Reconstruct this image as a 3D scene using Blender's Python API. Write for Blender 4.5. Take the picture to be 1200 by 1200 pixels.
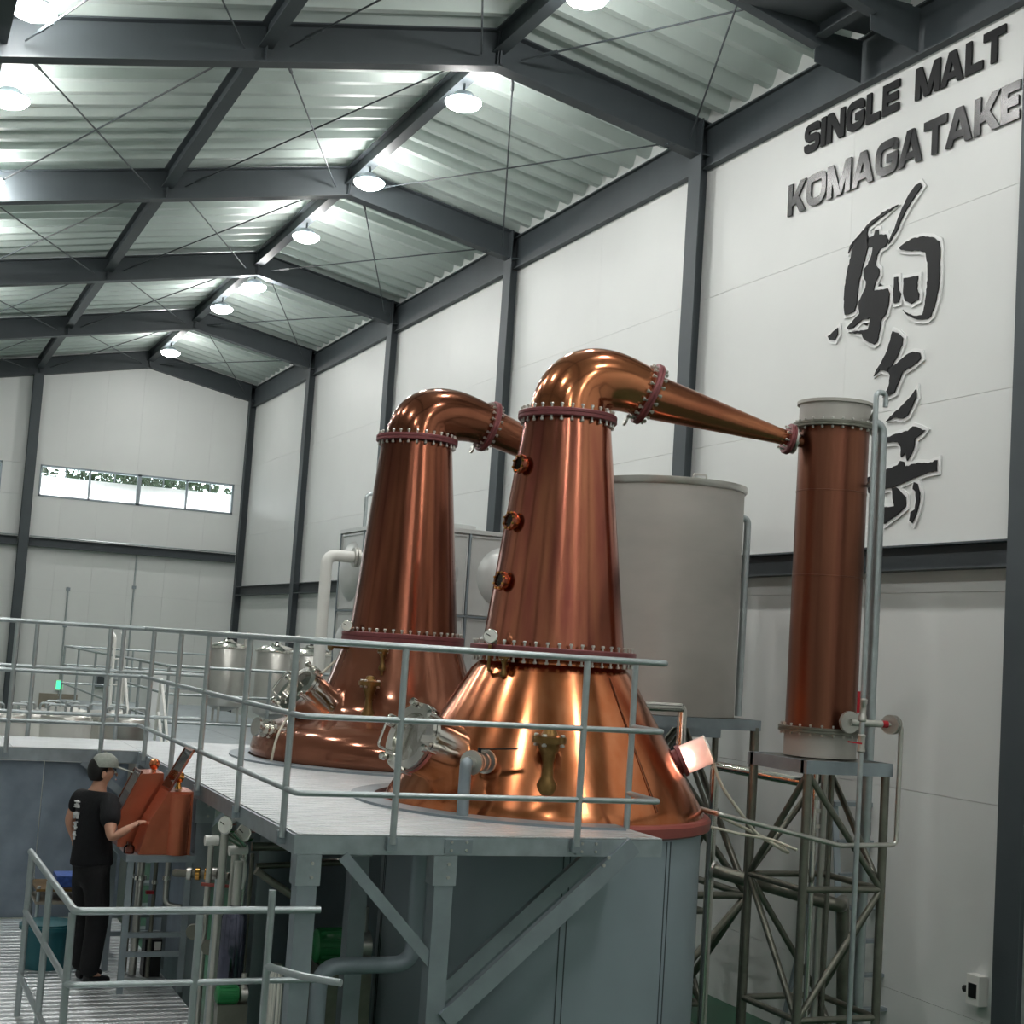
import bpy, bmesh, math, random
from mathutils import Vector, Matrix
random.seed(7)
PI = math.pi
scene = bpy.context.scene
COL = scene.collection
for o in list(bpy.data.objects): bpy.data.objects.remove(o)

# ------------------------------------------------------------------ camera
CZ = 3.7
FPX = 1759.68
YAW, PITCH, ROLL = 0.398121, 0.092289, 0.065501
fwd = Vector((math.sin(YAW)*math.cos(PITCH), math.cos(YAW)*math.cos(PITCH), math.sin(PITCH)))
r0 = Vector((math.cos(YAW), -math.sin(YAW), 0)); u0 = r0.cross(fwd)
rgt = math.cos(ROLL)*r0 + math.sin(ROLL)*u0
upv = -math.sin(ROLL)*r0 + math.cos(ROLL)*u0
EYE = Vector((0, 0, CZ))
cam = bpy.data.cameras.new('camera'); camo = bpy.data.objects.new('camera', cam); COL.objects.link(camo)
cam.sensor_fit = 'HORIZONTAL'; cam.sensor_width = 36; cam.lens = 36*FPX/1200; cam.clip_end = 300
M = Matrix((rgt, upv, -fwd)).transposed().to_4x4(); M.translation = EYE
camo.matrix_world = M
scene.camera = camo

# ------------------------------------------------------------------ light and exposure
LAMP = 114.0           # emission strength of the high bay lamps
scene.view_settings.view_transform = 'Standard'; scene.view_settings.look = 'None'
scene.view_settings.gamma = 1.0; scene.view_settings.use_curve_mapping = False
scene.view_settings.exposure = 0.25
w = bpy.data.worlds.new('overcast_sky'); scene.world = w; w.use_nodes = True
w.node_tree.nodes['Background'].inputs[0].default_value = (0.93, 0.97, 1.0, 1)
w.node_tree.nodes['Background'].inputs[1].default_value = 6.0

def P(x, y, X=None, Y=None, Z=None):
    """photo pixel -> point where its ray meets the plane X=, Y= or Z="""
    d = fwd + rgt*((x-600)/FPX) - upv*((y-600)/FPX)
    if X is not None: t = X/d.x
    elif Y is not None: t = Y/d.y
    else: t = (Z-CZ)/d.z
    return EYE + d*t

# ------------------------------------------------------------------ materials
def lin(c):
    c /= 255.0
    return c/12.92 if c <= .04045 else ((c+.055)/1.055)**2.4
MATS = {}
def mat(name, rgb, rough=.5, metal=0, var=.08, scale=6, bump=0, bscale=40, stretch=None, spec=.5, emit=None, estr=0, trans=0, alpha=1, rvar=0, ior=1.45, aniso=0):
    m = bpy.data.materials.new(name); m.use_nodes = True; MATS[name] = m
    nt = m.node_tree; N = nt.nodes; L = nt.links; b = N['Principled BSDF']
    base = [lin(c) for c in rgb]
    tc = N.new('ShaderNodeTexCoord'); mp = N.new('ShaderNodeMapping'); L.new(tc.outputs['Object'], mp.inputs[0])
    if stretch: mp.inputs['Scale'].default_value = stretch
    n = N.new('ShaderNodeTexNoise'); n.inputs['Scale'].default_value = scale; n.inputs['Detail'].default_value = 5
    L.new(mp.outputs[0], n.inputs['Vector'])
    r = N.new('ShaderNodeValToRGB'); L.new(n.outputs['Fac'], r.inputs[0])
    r.color_ramp.elements[0].position = .3; r.color_ramp.elements[1].position = .7
    r.color_ramp.elements[0].color = [max(0, c*(1-var)) for c in base]+[1]
    r.color_ramp.elements[1].color = [min(1, c*(1+var)) for c in base]+[1]
    L.new(r.outputs[0], b.inputs['Base Color'])
    b.inputs['Roughness'].default_value = rough; b.inputs['Metallic'].default_value = metal
    b.inputs['Specular IOR Level'].default_value = spec; b.inputs['IOR'].default_value = ior
    if aniso: b.inputs['Anisotropic'].default_value = aniso
    if rvar:
        mr = N.new('ShaderNodeMapRange'); L.new(n.outputs['Fac'], mr.inputs[0])
        mr.inputs[3].default_value = max(.02, rough-rvar); mr.inputs[4].default_value = rough+rvar
        L.new(mr.outputs[0], b.inputs['Roughness'])
    if bump:
        n2 = N.new('ShaderNodeTexNoise'); n2.inputs['Scale'].default_value = bscale; L.new(mp.outputs[0], n2.inputs['Vector'])
        bp = N.new('ShaderNodeBump'); bp.inputs['Strength'].default_value = bump; bp.inputs['Distance'].default_value = .01
        L.new(n2.outputs['Fac'], bp.inputs['Height']); L.new(bp.outputs[0], b.inputs['Normal'])
    if emit:
        b.inputs['Emission Color'].default_value = [lin(c) for c in emit]+[1]; b.inputs['Emission Strength'].default_value = estr
    b.inputs['Transmission Weight'].default_value = trans
    return m
mat('wall_panel', (226, 228, 226), .45, var=.015, scale=1.2)
mat('wall_dull', (215, 218, 216), .5, var=.02, scale=1.2)
mat('roof_sheet', (196, 208, 203), .45, .1, var=.05, scale=2)
mat('frame_steel', (71, 78, 82), .55, var=.06, scale=3)
mat('floor_green', (38, 92, 66), .35, var=.15, scale=2)
mat('galv', (166, 175, 180), .42, .75, var=.14, scale=9, rvar=.08)
mat('galv_matt', (150, 160, 166), .5, .6, var=.12, scale=5, rvar=.08)
mat('galv_tube', (176, 184, 186), .36, .7, var=.08, scale=14)
mat('steel_tube', (122, 122, 112), .38, .75, var=.14, scale=10)
mat('stainless', (200, 198, 192), .34, .9, var=.06, scale=5, rvar=.06)
mat('stainless_matt', (178, 174, 168), .5, .3, var=.05, scale=2.0, stretch=(1, 1, 2.5))
mat('chrome', (222, 219, 212), .14, 1, var=.03)
def copper(name, c1, c2, rough, aniso=.0, scale=2.2, stretch=(4, 4, .1), rvar=.05, metal=1):
    m = mat(name, c1, rough, metal, scale=scale, stretch=stretch, rvar=rvar); nt = m.node_tree; N = nt.nodes; L = nt.links
    b = N['Principled BSDF']
    for n in N:
        if n.type == 'VALTORGB':
            n.color_ramp.elements[0].color = [lin(c) for c in c1]+[1]; n.color_ramp.elements[1].color = [lin(c) for c in c2]+[1]
            n.color_ramp.elements[0].position = .35; n.color_ramp.elements[1].position = .65
    if aniso:
        t = N.new('ShaderNodeTangent'); t.direction_type = 'RADIAL'; t.axis = 'Z'; L.new(t.outputs[0], b.inputs['Tangent'])
        b.inputs['Anisotropic'].default_value = aniso; b.inputs['Anisotropic Rotation'].default_value = ANROT
ANROT = .25
copper('copper_bright', (198, 116, 74), (212, 134, 94), .2, .7)
copper('copper_pink', (156, 88, 76), (186, 118, 90), .20, .65)
copper('copper_brown', (116, 68, 54), (144, 88, 66), .22, .6)
copper('copper_pot_brown', (136, 86, 66), (152, 98, 76), .13, 0, 2, (1, 1, 1), .02, .6)
copper('copper_elbow', (184, 112, 76), (200, 130, 92), .16, 0, 2, (1, 1, 1), .03, .88)
copper('copper_elbow_brown', (132, 80, 58), (150, 94, 70), .16, 0, 2, (1, 1, 1), .03, .85)
copper('copper_arm', (160, 96, 70), (176, 112, 80), .2, 0, 3, (1, 1, 1), .03, .9)
copper('copper_safe', (196, 108, 80), (208, 124, 92), .26, 0, 3, (1, 1, 1), .03, .7)
copper('copper_dark', (112, 70, 56), (136, 90, 70), .36, .5)
mat('chrome_dark', (92, 92, 108), .12, 1, var=.2, scale=8)
mat('flange_red', (128, 72, 74), .45, .35, var=.12, scale=12)
mat('rim_red', (158, 84, 76), .4, .35, var=.08, scale=8)
mat('brass', (128, 100, 60), .38, .9, var=.2, scale=20, bump=.2)
mat('brass_bright', (214, 158, 84), .14, 1)
mat('jacket_grey', (152, 164, 172), .48, .25, var=.05, scale=1.5)
mat('panel_blue', (132, 144, 156), .45, .35, var=.18, scale=4)
mat('black_paint', (24, 25, 27), .5, var=.1, scale=30, spec=.25)
mat('letter_gloss', (26, 27, 30), .27, var=.05)
mat('white_board', (236, 237, 236), .4, var=.01)
mat('white_plastic', (235, 235, 230), .4, var=.02)
mat('black_plastic', (22, 22, 24), .4)
mat('red_plastic', (178, 24, 40), .4)
mat('blue_plastic', (60, 92, 168), .4, var=.3, scale=40)
mat('teal_plastic', (34, 92, 100), .4)
mat('green_paint', (32, 122, 66), .4)
mat('beige', (150, 142, 128), .5)
mat('tank_panel', (206, 208, 206), .32, .12, var=.03)
mat('skin', (196, 146, 122), .5, var=.05, scale=20)
mat('hair', (18, 16, 16), .5)
mat('cloth_black', (17, 18, 22), .85, var=.2, scale=30, bump=.3, bscale=60)
mat('cloth_trouser', (14, 14, 17), .85, var=.2, scale=30, bump=.3, bscale=60)
mat('cap_cloth', (150, 154, 146), .8, var=.1, scale=50)
mat('print_white', (215, 215, 215), .7)
mat('apron_beige', (168, 148, 130), .8)
mat('leaf', (58, 74, 48), .6, var=.4, scale=3)
mat('rubber', (28, 28, 28), .7)
mat('dial_white', (228, 228, 220), .4)
mat('hose_beige', (196, 192, 176), .5)
mat('lamp_glow', (255, 255, 255), .5, emit=(255, 253, 250), estr=LAMP)
mat('exit_glow', (60, 220, 140), .5, emit=(70, 235, 150), estr=1.6)
mat('sight_glow', (255, 240, 232), .5, emit=(255, 226, 214), estr=22)
mat('acrylic', (250, 232, 226), .35, var=.02, trans=.75)
mat('frost_pane', (245, 248, 250), .6, trans=.85)
def glass(name, tint, rough=0):
    m = bpy.data.materials.new(name); m.use_nodes = True; MATS[name] = m
    nt = m.node_tree; nt.nodes.clear()
    out = nt.nodes.new('ShaderNodeOutputMaterial'); mx = nt.nodes.new('ShaderNodeMixShader')
    t = nt.nodes.new('ShaderNodeBsdfTransparent'); g = nt.nodes.new('ShaderNodeBsdfGlossy'); fr = nt.nodes.new('ShaderNodeFresnel')
    t.inputs[0].default_value = [lin(c) for c in tint]+[1]; g.inputs['Roughness'].default_value = .04; fr.inputs[0].default_value = 1.45
    nt.links.new(fr.outputs[0], mx.inputs[0]); nt.links.new(t.outputs[0], mx.inputs[1]); nt.links.new(g.outputs[0], mx.inputs[2]); nt.links.new(mx.outputs[0], out.inputs[0])
glass('glass', (235, 242, 240)); glass('glass_warm', (236, 214, 206))
mat('door_glass', (176, 176, 140), .12, var=.12, scale=5, trans=.25)
def deck_mat():
    m = mat('deck_plate', (206, 210, 212), .4, .65, var=.08, scale=4)
    nt = m.node_tree; N = nt.nodes; L = nt.links; b = N['Principled BSDF']
    tc = N.new('ShaderNodeTexCoord'); 
    def wave(rot, sc):
        mp = N.new('ShaderNodeMapping'); mp.inputs['Rotation'].default_value = (0, 0, rot); L.new(tc.outputs['Object'], mp.inputs[0])
        wv = N.new('ShaderNodeTexWave'); wv.inputs['Scale'].default_value = sc; wv.wave_profile = 'SIN'; L.new(mp.outputs[0], wv.inputs[0]); return wv
    a = wave(PI/4, 9); c = wave(-PI/4, 9)
    mu = N.new('ShaderNodeMath'); mu.operation = 'MULTIPLY'; L.new(a.outputs['Fac'], mu.inputs[0]); L.new(c.outputs['Fac'], mu.inputs[1])
    bp = N.new('ShaderNodeBump'); bp.inputs['Strength'].default_value = .8; bp.inputs['Distance'].default_value = .006
    L.new(mu.outputs[0], bp.inputs['Height']); L.new(bp.outputs[0], b.inputs['Normal'])
    g = wave(PI/2, 2.8); b2_ = N.new('ShaderNodeBump'); b2_.inputs['Strength'].default_value = 1.0; b2_.inputs['Distance'].default_value = .03
    L.new(g.outputs['Fac'], b2_.inputs['Height']); L.new(bp.outputs[0], b2_.inputs['Normal']); L.new(b2_.outputs[0], b.inputs['Normal'])
deck_mat()

# ------------------------------------------------------------------ mesh builder
def V(*a): return Vector(a)
def frame(d, up=None):
    d = d.normalized(); up = Vector(up) if up else Vector((0, 0, 1))
    if abs(d.dot(up.normalized())) > .98: up = Vector((0, 1, 0)) if abs(d.y) < .9 else Vector((1, 0, 0))
    s = d.cross(up).normalized(); return s, s.cross(d).normalized()
class MB:
    def __init__(self): self.v = []; self.f = []
    def add(self, vs, fs):
        n = len(self.v); self.v += [Vector(p) for p in vs]; self.f += [tuple(i+n for i in q) for q in fs]; return self
    def bar(self, a, b, w, h, up=None):
        a = Vector(a); b = Vector(b); s, u = frame(b-a, up); s = s*(w/2); u = u*(h/2)
        self.add([a-s-u, a+s-u, a+s+u, a-s+u, b-s-u, b+s-u, b+s+u, b-s+u],
                 [(0, 1, 2, 3), (7, 6, 5, 4), (0, 4, 5, 1), (1, 5, 6, 2), (2, 6, 7, 3), (3, 7, 4, 0)]); return self
    def box(self, x0, x1, y0, y1, z0, z1):
        self.add([(x0, y0, z0), (x1, y0, z0), (x1, y1, z0), (x0, y1, z0), (x0, y0, z1), (x1, y0, z1), (x1, y1, z1), (x0, y1, z1)],
                 [(3, 2, 1, 0), (4, 5, 6, 7), (0, 1, 5, 4), (1, 2, 6, 5), (2, 3, 7, 6), (3, 0, 4, 7)]); return self
    def hbeam(self, a, b, depth, width, up=None, tf=.018, tw=.012):
        a = Vector(a); b = Vector(b); s, u = frame(b-a, up); k = u*(depth/2-tf/2)
        self.bar(a+k, b+k, width, tf, up); self.bar(a-k, b-k, width, tf, up); self.bar(a, b, tw, depth-2*tf, up); return self
    def tube(self, pts, r, seg=10, cap=True):
        pts = [Vector(p) for p in pts]; n = len(pts)
        rs = r if isinstance(r, (list, tuple)) else [r]*n
        T = []
        for i in range(n):
            t = (pts[min(i+1, n-1)]-pts[max(i-1, 0)]); T.append(t.normalized())
        s, u = frame(T[0]); base = len(self.v)
        for i in range(n):
            if i:
                ax = T[i-1].cross(T[i])
                if ax.length > 1e-6:
                    R = Matrix.Rotation(T[i-1].angle(T[i]), 3, ax); s = R@s; u = R@u
            for k in range(seg):
                a = 2*PI*k/seg; self.v.append(pts[i]+(s*math.cos(a)+u*math.sin(a))*rs[i])
        for i in range(n-1):
            for k in range(seg):
                k2 = (k+1) % seg
                self.f.append((base+i*seg+k, base+(i+1)*seg+k, base+(i+1)*seg+k2, base+i*seg+k2))
        if cap:
            self.f.append(tuple(base+k for k in range(seg))); self.f.append(tuple(base+(n-1)*seg+k for k in reversed(range(seg))))
        return self
    def lathe(self, prof, o, d=(0, 0, 1), seg=48):
        """profile (radius, height) turned about the axis d through o"""
        o = Vector(o); d = Vector(d).normalized(); s, u = frame(d); base = len(self.v); n = len(prof)
        for (r, h) in prof:
            for k in range(seg):
                a = 2*PI*k/seg; self.v.append(o+d*h+(s*math.cos(a)+u*math.sin(a))*max(r, 1e-4))
        for i in range(n-1):
            for k in range(seg):
                k2 = (k+1) % seg
                self.f.append((base+i*seg+k, base+i*seg+k2, base+(i+1)*seg+k2, base+(i+1)*seg+k))
        self.f.append(tuple(base+k for k in reversed(range(seg)))); self.f.append(tuple(base+(n-1)*seg+k for k in range(seg)))
        return self
    def disc(self, o, d, r, t, seg=28): return self.lathe([(r, -t/2), (r, t/2)], o, d, seg)
    def prism(self, pts, off):
        pts = [Vector(p) for p in pts]; off = Vector(off); n = len(pts); q = pts+[p+off for p in pts]
        fs = [tuple(range(n)), tuple(reversed(range(n, 2*n)))]+[(i, i+n, (i+1) % n+n, (i+1) % n) for i in range(n)]
        self.add(q, fs); return self
    def bolts(self, o, d, rad, n, r=.011, l=.05, a0=0):
        o = Vector(o); d = Vector(d).normalized(); s, u = frame(d)
        for k in range(n):
            a = 2*PI*(k+.5)/n+a0; c = o+(s*math.cos(a)+u*math.sin(a))*rad
            self.lathe([(r*.9, -l/2), (r*1.25, -l/2+.004), (r*1.25, -l/2+.016), (r*.7, -l/2+.017), (r*.7, l/2-.017), (r*1.25, l/2-.016), (r*1.25, l/2-.004), (r*.9, l/2)], c, d, 6)
        return self
    def build(self, name, m, parent=None, smooth=38, mats=None):
        me = bpy.data.meshes.new(name)
        lo = Vector((min(p.x for p in self.v), min(p.y for p in self.v), min(p.z for p in self.v)))
        hi = Vector((max(p.x for p in self.v), max(p.y for p in self.v), max(p.z for p in self.v)))
        c = Vector(((lo.x+hi.x)/2, (lo.y+hi.y)/2, lo.z))
        me.from_pydata([p-c for p in self.v], [], self.f); me.validate()
        bm = bmesh.new(); bm.from_mesh(me); bmesh.ops.recalc_face_normals(bm, faces=bm.faces); bm.to_mesh(me); bm.free()
        me.materials.append(MATS[m])
        if smooth:
            for p in me.polygons: p.use_smooth = True
            me.set_sharp_from_angle(angle=math.radians(smooth))
        o = bpy.data.objects.new(name, me); COL.objects.link(o); o.location = c
        if parent is not None:
            o.parent = parent; o.matrix_parent_inverse = WM(parent).inverted()
        return o
def WM(o):
    m = Matrix.Translation(o.location) @ o.rotation_euler.to_matrix().to_4x4()
    if o.parent: m = WM(o.parent) @ o.matrix_parent_inverse @ m
    return m
def tag(o, label, cat, group=None, kind=None):
    if label: o['label'] = label
    if cat: o['category'] = cat
    if group: o['group'] = group
    if kind: o['kind'] = kind
    return o
def thing(name, label, cat, loc, group=None):
    o = bpy.data.objects.new(name, None); COL.objects.link(o); o.location = Vector(loc); o.empty_display_size = .2
    return tag(o, label, cat, group)
def struct(o): o['kind'] = 'structure'; return o
def stuff(o): o['kind'] = 'stuff'; return o
def dup(o, shift, parent=None):
    c = o.copy(); COL.objects.link(c)
    if parent is not None: c.parent = parent
    else: c.location = o.location+Vector(shift)
    for ch in o.children: dup(ch, shift, c)
    return c
def arc(c, a, b, n=8):
    """quarter bend from c+a to c+b about c"""
    c = Vector(c); a = Vector(a); b = Vector(b)
    return [c+a*math.cos(t*PI/2/n)+b*math.sin(t*PI/2/n) for t in range(n+1)]
def bend(pts, r, n=6):
    """polyline with rounded corners of radius r"""
    pts = [Vector(p) for p in pts]; out = [pts[0]]
    for i in range(1, len(pts)-1):
        a = (pts[i-1]-pts[i]); b = (pts[i+1]-pts[i]); k = min(r, a.length*.49, b.length*.49)
        p0 = pts[i]+a.normalized()*k; p1 = pts[i]+b.normalized()*k
        for t in range(n+1):
            s = t/n; out.append(p0*(1-s)**2+pts[i]*2*s*(1-s)+p1*s*s)
    return out+[pts[-1]]
ORD = ['first', 'second', 'third', 'fourth', 'fifth', 'sixth', 'seventh', 'eighth', 'ninth', 'tenth']

# ------------------------------------------------------------------ the building
XW, XR, YF, S = 8.9, 6.18, 15.918, 6.0
YE = YF+4*S+.16                # inner face of the gable wall
YB = -3.2                      # wall behind the camera
XL = -4.95
ZEAVE, ZR, SL = 9.98, 10.524, .2
XO = 9.08                      # inner face of the right wall
def zraf(x): return ZR-SL*abs(x-XR)          # underside of the rafters
MB().box(XL-.3, XO+.3, YB-.3, YE+.3, -.2, 0).build('floor', 'floor_green', smooth=0)['kind'] = 'structure'

ZROWS = [0, .8, 2.65, 4.5, 6.31, 8.165, 10.7]
YROWS = [YB]+[YF+k*S for k in range(-3, 5)]+[YE+.05]
YROWS = [y for i, y in enumerate(YROWS) if i == 0 or y > YROWS[i-1]+.3]
def wall(name, x, sgn, m):
    bk = MB().box(min(x, x+sgn*.1)+(.03 if sgn > 0 else 0), max(x, x+sgn*.1)-(0 if sgn > 0 else .03), YB-.2, YE+.2, 0, 10.9).build(name, 'wall_dull', smooth=0); struct(bk)
    for i in range(len(YROWS)-1):
        for j in range(len(ZROWS)-1):
            mid = (YROWS[i]+YROWS[i+1])/2
            for (a, b) in ((YROWS[i], mid), (mid, YROWS[i+1])):
                xs = sorted((x, x+sgn*.03))
                MB().box(xs[0], xs[1], a+.001, b-.001, ZROWS[j]+.002, ZROWS[j+1]-.002).build('wall_panel', m, bk, smooth=0)
wall('wall_right', XO, 1, 'wall_panel'); wall('wall_left', XL-.2, -1, 'wall_panel')
struct(MB().box(XL-.3, XO+.2, YB-.3, YB-.1, 0, 11.5).build('wall_back', 'wall_panel', smooth=0))
# gable wall with its two window strips
WZ0, WZ1 = 6.87, 7.68
WX = [(3.67, 8.70), (-1.9, 2.74)]
far = struct(MB().box(XL-.3, XO+.2, YE+.05, YE+.2, 0, WZ0).box(XL-.3, XO+.2, YE+.05, YE+.2, WZ1, 11.5)
             .box(XL-.3, WX[1][0], YE+.05, YE+.2, WZ0, WZ1).box(WX[1][1], WX[0][0], YE+.05, YE+.2, WZ0, WZ1).box(WX[0][1], XO+.2, YE+.05, YE+.2, WZ0, WZ1).build('wall_far', 'wall_dull', smooth=0))
xs = [XL-.1+i*.93 for i in range(16)]
for a, b in zip(xs[:-1], xs[1:]):
    b = min(b, XO)
    for (z0, z1) in ((0, 4.5), (4.5, WZ0), (WZ0, WZ1), (WZ1, 10.95)):
        if z0 == WZ0:
            segs = [(a, b)]
            for (p, q) in WX:
                segs = [t for (s, e) in segs for t in ((s, min(e, p)), (max(s, q), e)) if t[1]-t[0] > .02]
        else: segs = [(a, b)]
        for (s, e) in segs: MB().box(s+.001, e-.001, YE+.02, YE+.05, z0+.002, z1-.002).build('wall_panel', 'wall_panel', far, smooth=0)
for n, (x0, x1) in enumerate(WX):
    fr = MB()
    for z in (WZ0+.02, WZ1-.02): fr.box(x0, x1, YE, YE+.12, z-.025, z+.025)
    xm = [x0+.025, x0+(x1-x0)*.25, x0+(x1-x0)*.5, x0+(x1-x0)*.75, x1-.025]
    for i, x in enumerate(xm): fr.box(x-(.05 if i == 2 else .022), x+(.05 if i == 2 else .022), YE, YE+.12, WZ0, WZ1)
    fo = struct(fr.build('window_%d' % (n+1), 'galv_matt', smooth=0))
    for i in range(4):
        MB().box(xm[i]+.02, xm[i+1]-.02, YE+.05, YE+.06, WZ0+.53, WZ1-.04).build('pane', 'glass', fo, smooth=0)
        MB().add([(xm[i]+.02, YE+.09, WZ0+.54), (xm[i+1]-.02, YE+.09, WZ0+.54), (xm[i+1]-.02, YE+.14, WZ0+.04), (xm[i]+.02, YE+.14, WZ0+.04)], [(0, 1, 2, 3)]).build('frosted_pane', 'frost_pane', fo, smooth=0)
        xx = (xm[i]+xm[i+1])/2
        MB().box(xx-.015, xx+.015, YE+.02, YE+.06, WZ0+.53, WZ1-.04).build('mullion', 'galv_matt', fo, smooth=0)
# a tree beyond the windows
def tree(cx, cy, label):
    t = thing('tree', label, 'tree', (cx, cy, 0), 'trees outside the gable windows')
    MB().tube([(cx, cy, 0), (cx+.1, cy, 4), (cx-.1, cy, 8)], [.2, .15, .06], 8).build('trunk', 'beige', t)
    m = MB()
    for k in range(4200):
        a = random.random()*2*PI; rr = 2.2*math.sqrt(random.random()); z = 7.2+random.random()**1.6*2.6
        c = V(cx+rr*math.cos(a), cy+rr*math.sin(a)*.6, z); d1 = V(random.uniform(-1, 1), random.uniform(-1, 1), random.uniform(-1, 1)).normalized()*.1
        d2 = d1.cross(V(random.random(), random.random(), 1)).normalized()*.06
        m.add([c-d1, c+d2, c+d1, c-d2], [(0, 1, 2, 3)])
    stuff(m.build('foliage', 'leaf', t, smooth=0))
tree(2.2, YE+2.6, 'leafy tree outside the gable wall nearest the gable column'); tree(6.7, YE+2.6, 'leafy tree outside the middle of the gable windows'); tree(11.2, YE+2.6, 'leafy tree outside the building corner')

# roof: folded plate sheets, one for each corrugation
PIT, DEP = .5, .17
ceil = struct(MB().box(XL-.4, XR, YB-.4, YE+.4, 0, .01).build('ceiling', 'roof_sheet', smooth=0))
zc = lambda x: zraf(x)+.45+.06
ceil.data.clear_geometry()
m = MB()
for (xa, xb) in ((XL-.4, XR), (XR, XO+.4)):
    m.add([(xa, YB-.4, zc(xa)+.30), (xb, YB-.4, zc(xb)+.30), (xb, YE+.4, zc(xb)+.30), (xa, YE+.4, zc(xa)+.30)], [(0, 1, 2, 3)])
tmp = m.build('tmp', 'roof_sheet', smooth=0); ceil.data = tmp.data; ceil.location = tmp.location; bpy.data.objects.remove(tmp)
def sheet(xa, xb):
    prof = [(0, 0), (.11, 0), (.21, DEP), (.40, DEP), (PIT, 0)]
    vs = []; fs = []
    for (y, z) in prof: vs += [V(xa, y, zc(xa)+z), V(xb, y, zc(xb)+z)]
    n = len(prof)
    for i in range(n-1): fs.append((2*i, 2*i+1, 2*i+3, 2*i+2))
    return MB().add(vs, fs)
for (xa, xb) in ((XL-.3, XR), (XR, XO+.3)):
    y = YB-.2; first = None
    while y < YE+.2:
        if first is None:
            first = sheet(xa, xb).build('roof_sheet', 'roof_sheet', ceil, smooth=0); first.location.y += y; ybase = y
        else:
            c = first.copy(); COL.objects.link(c); c.location.y = first.location.y+(y-ybase)
        y += PIT

# portal frames
RD = .45
frames = {}
for k in range(-2, 5):
    y = YF+k*S+.11
    n = 4-k
    t = thing('portal_frame', 'dark grey steel portal frame, %s from the gable wall' % ('the one standing right against' if k == 4 else ORD[n]), 'steel frame', (XW+.15, y, 0), 'roof portal frames')
    if k == 4: t['label'] = 'dark grey steel portal frame standing flat against the gable wall'
    else: t['label'] = 'dark grey steel portal frame, %s one out from the gable wall' % ORD[n-1]
    t['kind'] = 'structure'
    MB().hbeam((XW+.15, y, 0), (XW+.15, y, zraf(XW)+RD), .30, .30, up=(1, 0, 0)).build('column', 'frame_steel', t, smooth=0)
    MB().hbeam((XL+.15, y, 0), (XL+.15, y, zraf(XL)+RD), .30, .30, up=(1, 0, 0)).build('column', 'frame_steel', t, smooth=0)
    for (xa, xb) in ((XR, XW+.1), (XR, XL)):
        MB().hbeam((xa, y, zraf(xa)+RD/2), (xb, y, zraf(xb)+RD/2), RD, .22).build('rafter', 'frame_steel', t, smooth=0)
    MB().box(XR-.012, XR+.012, y-.11, y+.11, ZR-.0, ZR+RD).build('ridge_plate', 'frame_steel', t, smooth=0)
    MB().box(XW+.005, XW+.295, y-.14, y+.14, zraf(XW)-.012, zraf(XW)+.012).build('stiffener_plate', 'frame_steel', t, smooth=0)
    stuff(MB().bolts((XW-.35, y, zraf(XW-.35)-.003), (0, 0, 1), .07, 6, .014, .03).build('bolt_group', 'frame_steel', t))
    for x in (XR-.03, 3.42, .66):
        MB().box(x-.006, x+.006, y-.10, y+.10, zraf(x)+.02, zraf(x)+RD-.02).build('stiffener_plate', 'frame_steel', t, smooth=0)
PX = [XR, 3.42, .66, -2.1]
for k in range(-2, 4):
    ya, yb = YF+k*S+.12, YF+(k+1)*S+.10
    bay = '%s bay from the gable wall' % ORD[3-k]
    for i, x in enumerate(PX):
        b = MB().hbeam((x, ya, zraf(x)+.18+.13), (x, yb, zraf(x)+.18+.13), .26, .16).build('roof_beam', 'frame_steel', smooth=0)
        tag(b, ['dark steel ridge beam, ', 'dark steel roof beam lined up with the gable column, ', 'dark steel roof beam carrying the second lamp row, ', 'dark steel roof beam nearest the low eave, '][i]+bay, 'beam', 'lengthwise roof beams', 'structure')
    b = MB().bar((9.04, ya+.03, 10.08), (9.04, yb-.03, 10.08), .02, .5).bar((9.04, ya+.03, 9.83), (9.04, yb-.03, 9.83), .12, .02).bar((9.04, ya+.03, 10.34), (9.04, yb-.03, 10.34), .12, .02).build('eave_beam', 'frame_steel', smooth=0)
    tag(b, 'dark steel eave beam above the right wall, '+bay, 'beam', 'eave beams', 'structure')
    g = MB().hbeam((XW+.13, ya+.15, 4.82), (XW+.13, yb-.15, 4.82), .24, .24, up=(0, 0, 1)).build('wall_girt', 'frame_steel', smooth=0)
    tag(g, 'dark steel wall girt halfway up the right wall, '+bay, 'beam', 'wall girts', 'structure')
    # crossed brace rods under the roof
    for (xa, xb, nm) in ((XR+.25, XW-.15, 'above the lettered wall'), (3.42+.25, XR-.25, 'beside the ridge'), (.66+.25, 3.42-.25, 'beyond the gable column')):
        za, zb = zraf(xa)+.14, zraf(xb)+.14
        r = thing('roof_cross_brace', 'thin crossed steel rods %s, %s' % (nm, bay), 'brace', (xa, ya+.1, za), 'crossed roof braces')
        for (p, q) in (((xa, ya+.1, za), (xb, yb-.1, zb)), ((xa, yb-.1, za+.03), (xb, ya+.1, zb+.03))):
            p = Vector(p); q = Vector(q)
            MB().tube([p, q], .011, 6).build('rod', 'frame_steel', r)
            e = p+(q-p)*.07; MB().tube([e-(q-p)*.025, e+(q-p)*.025], .022, 6).build('turnbuckle', 'frame_steel', r)
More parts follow.
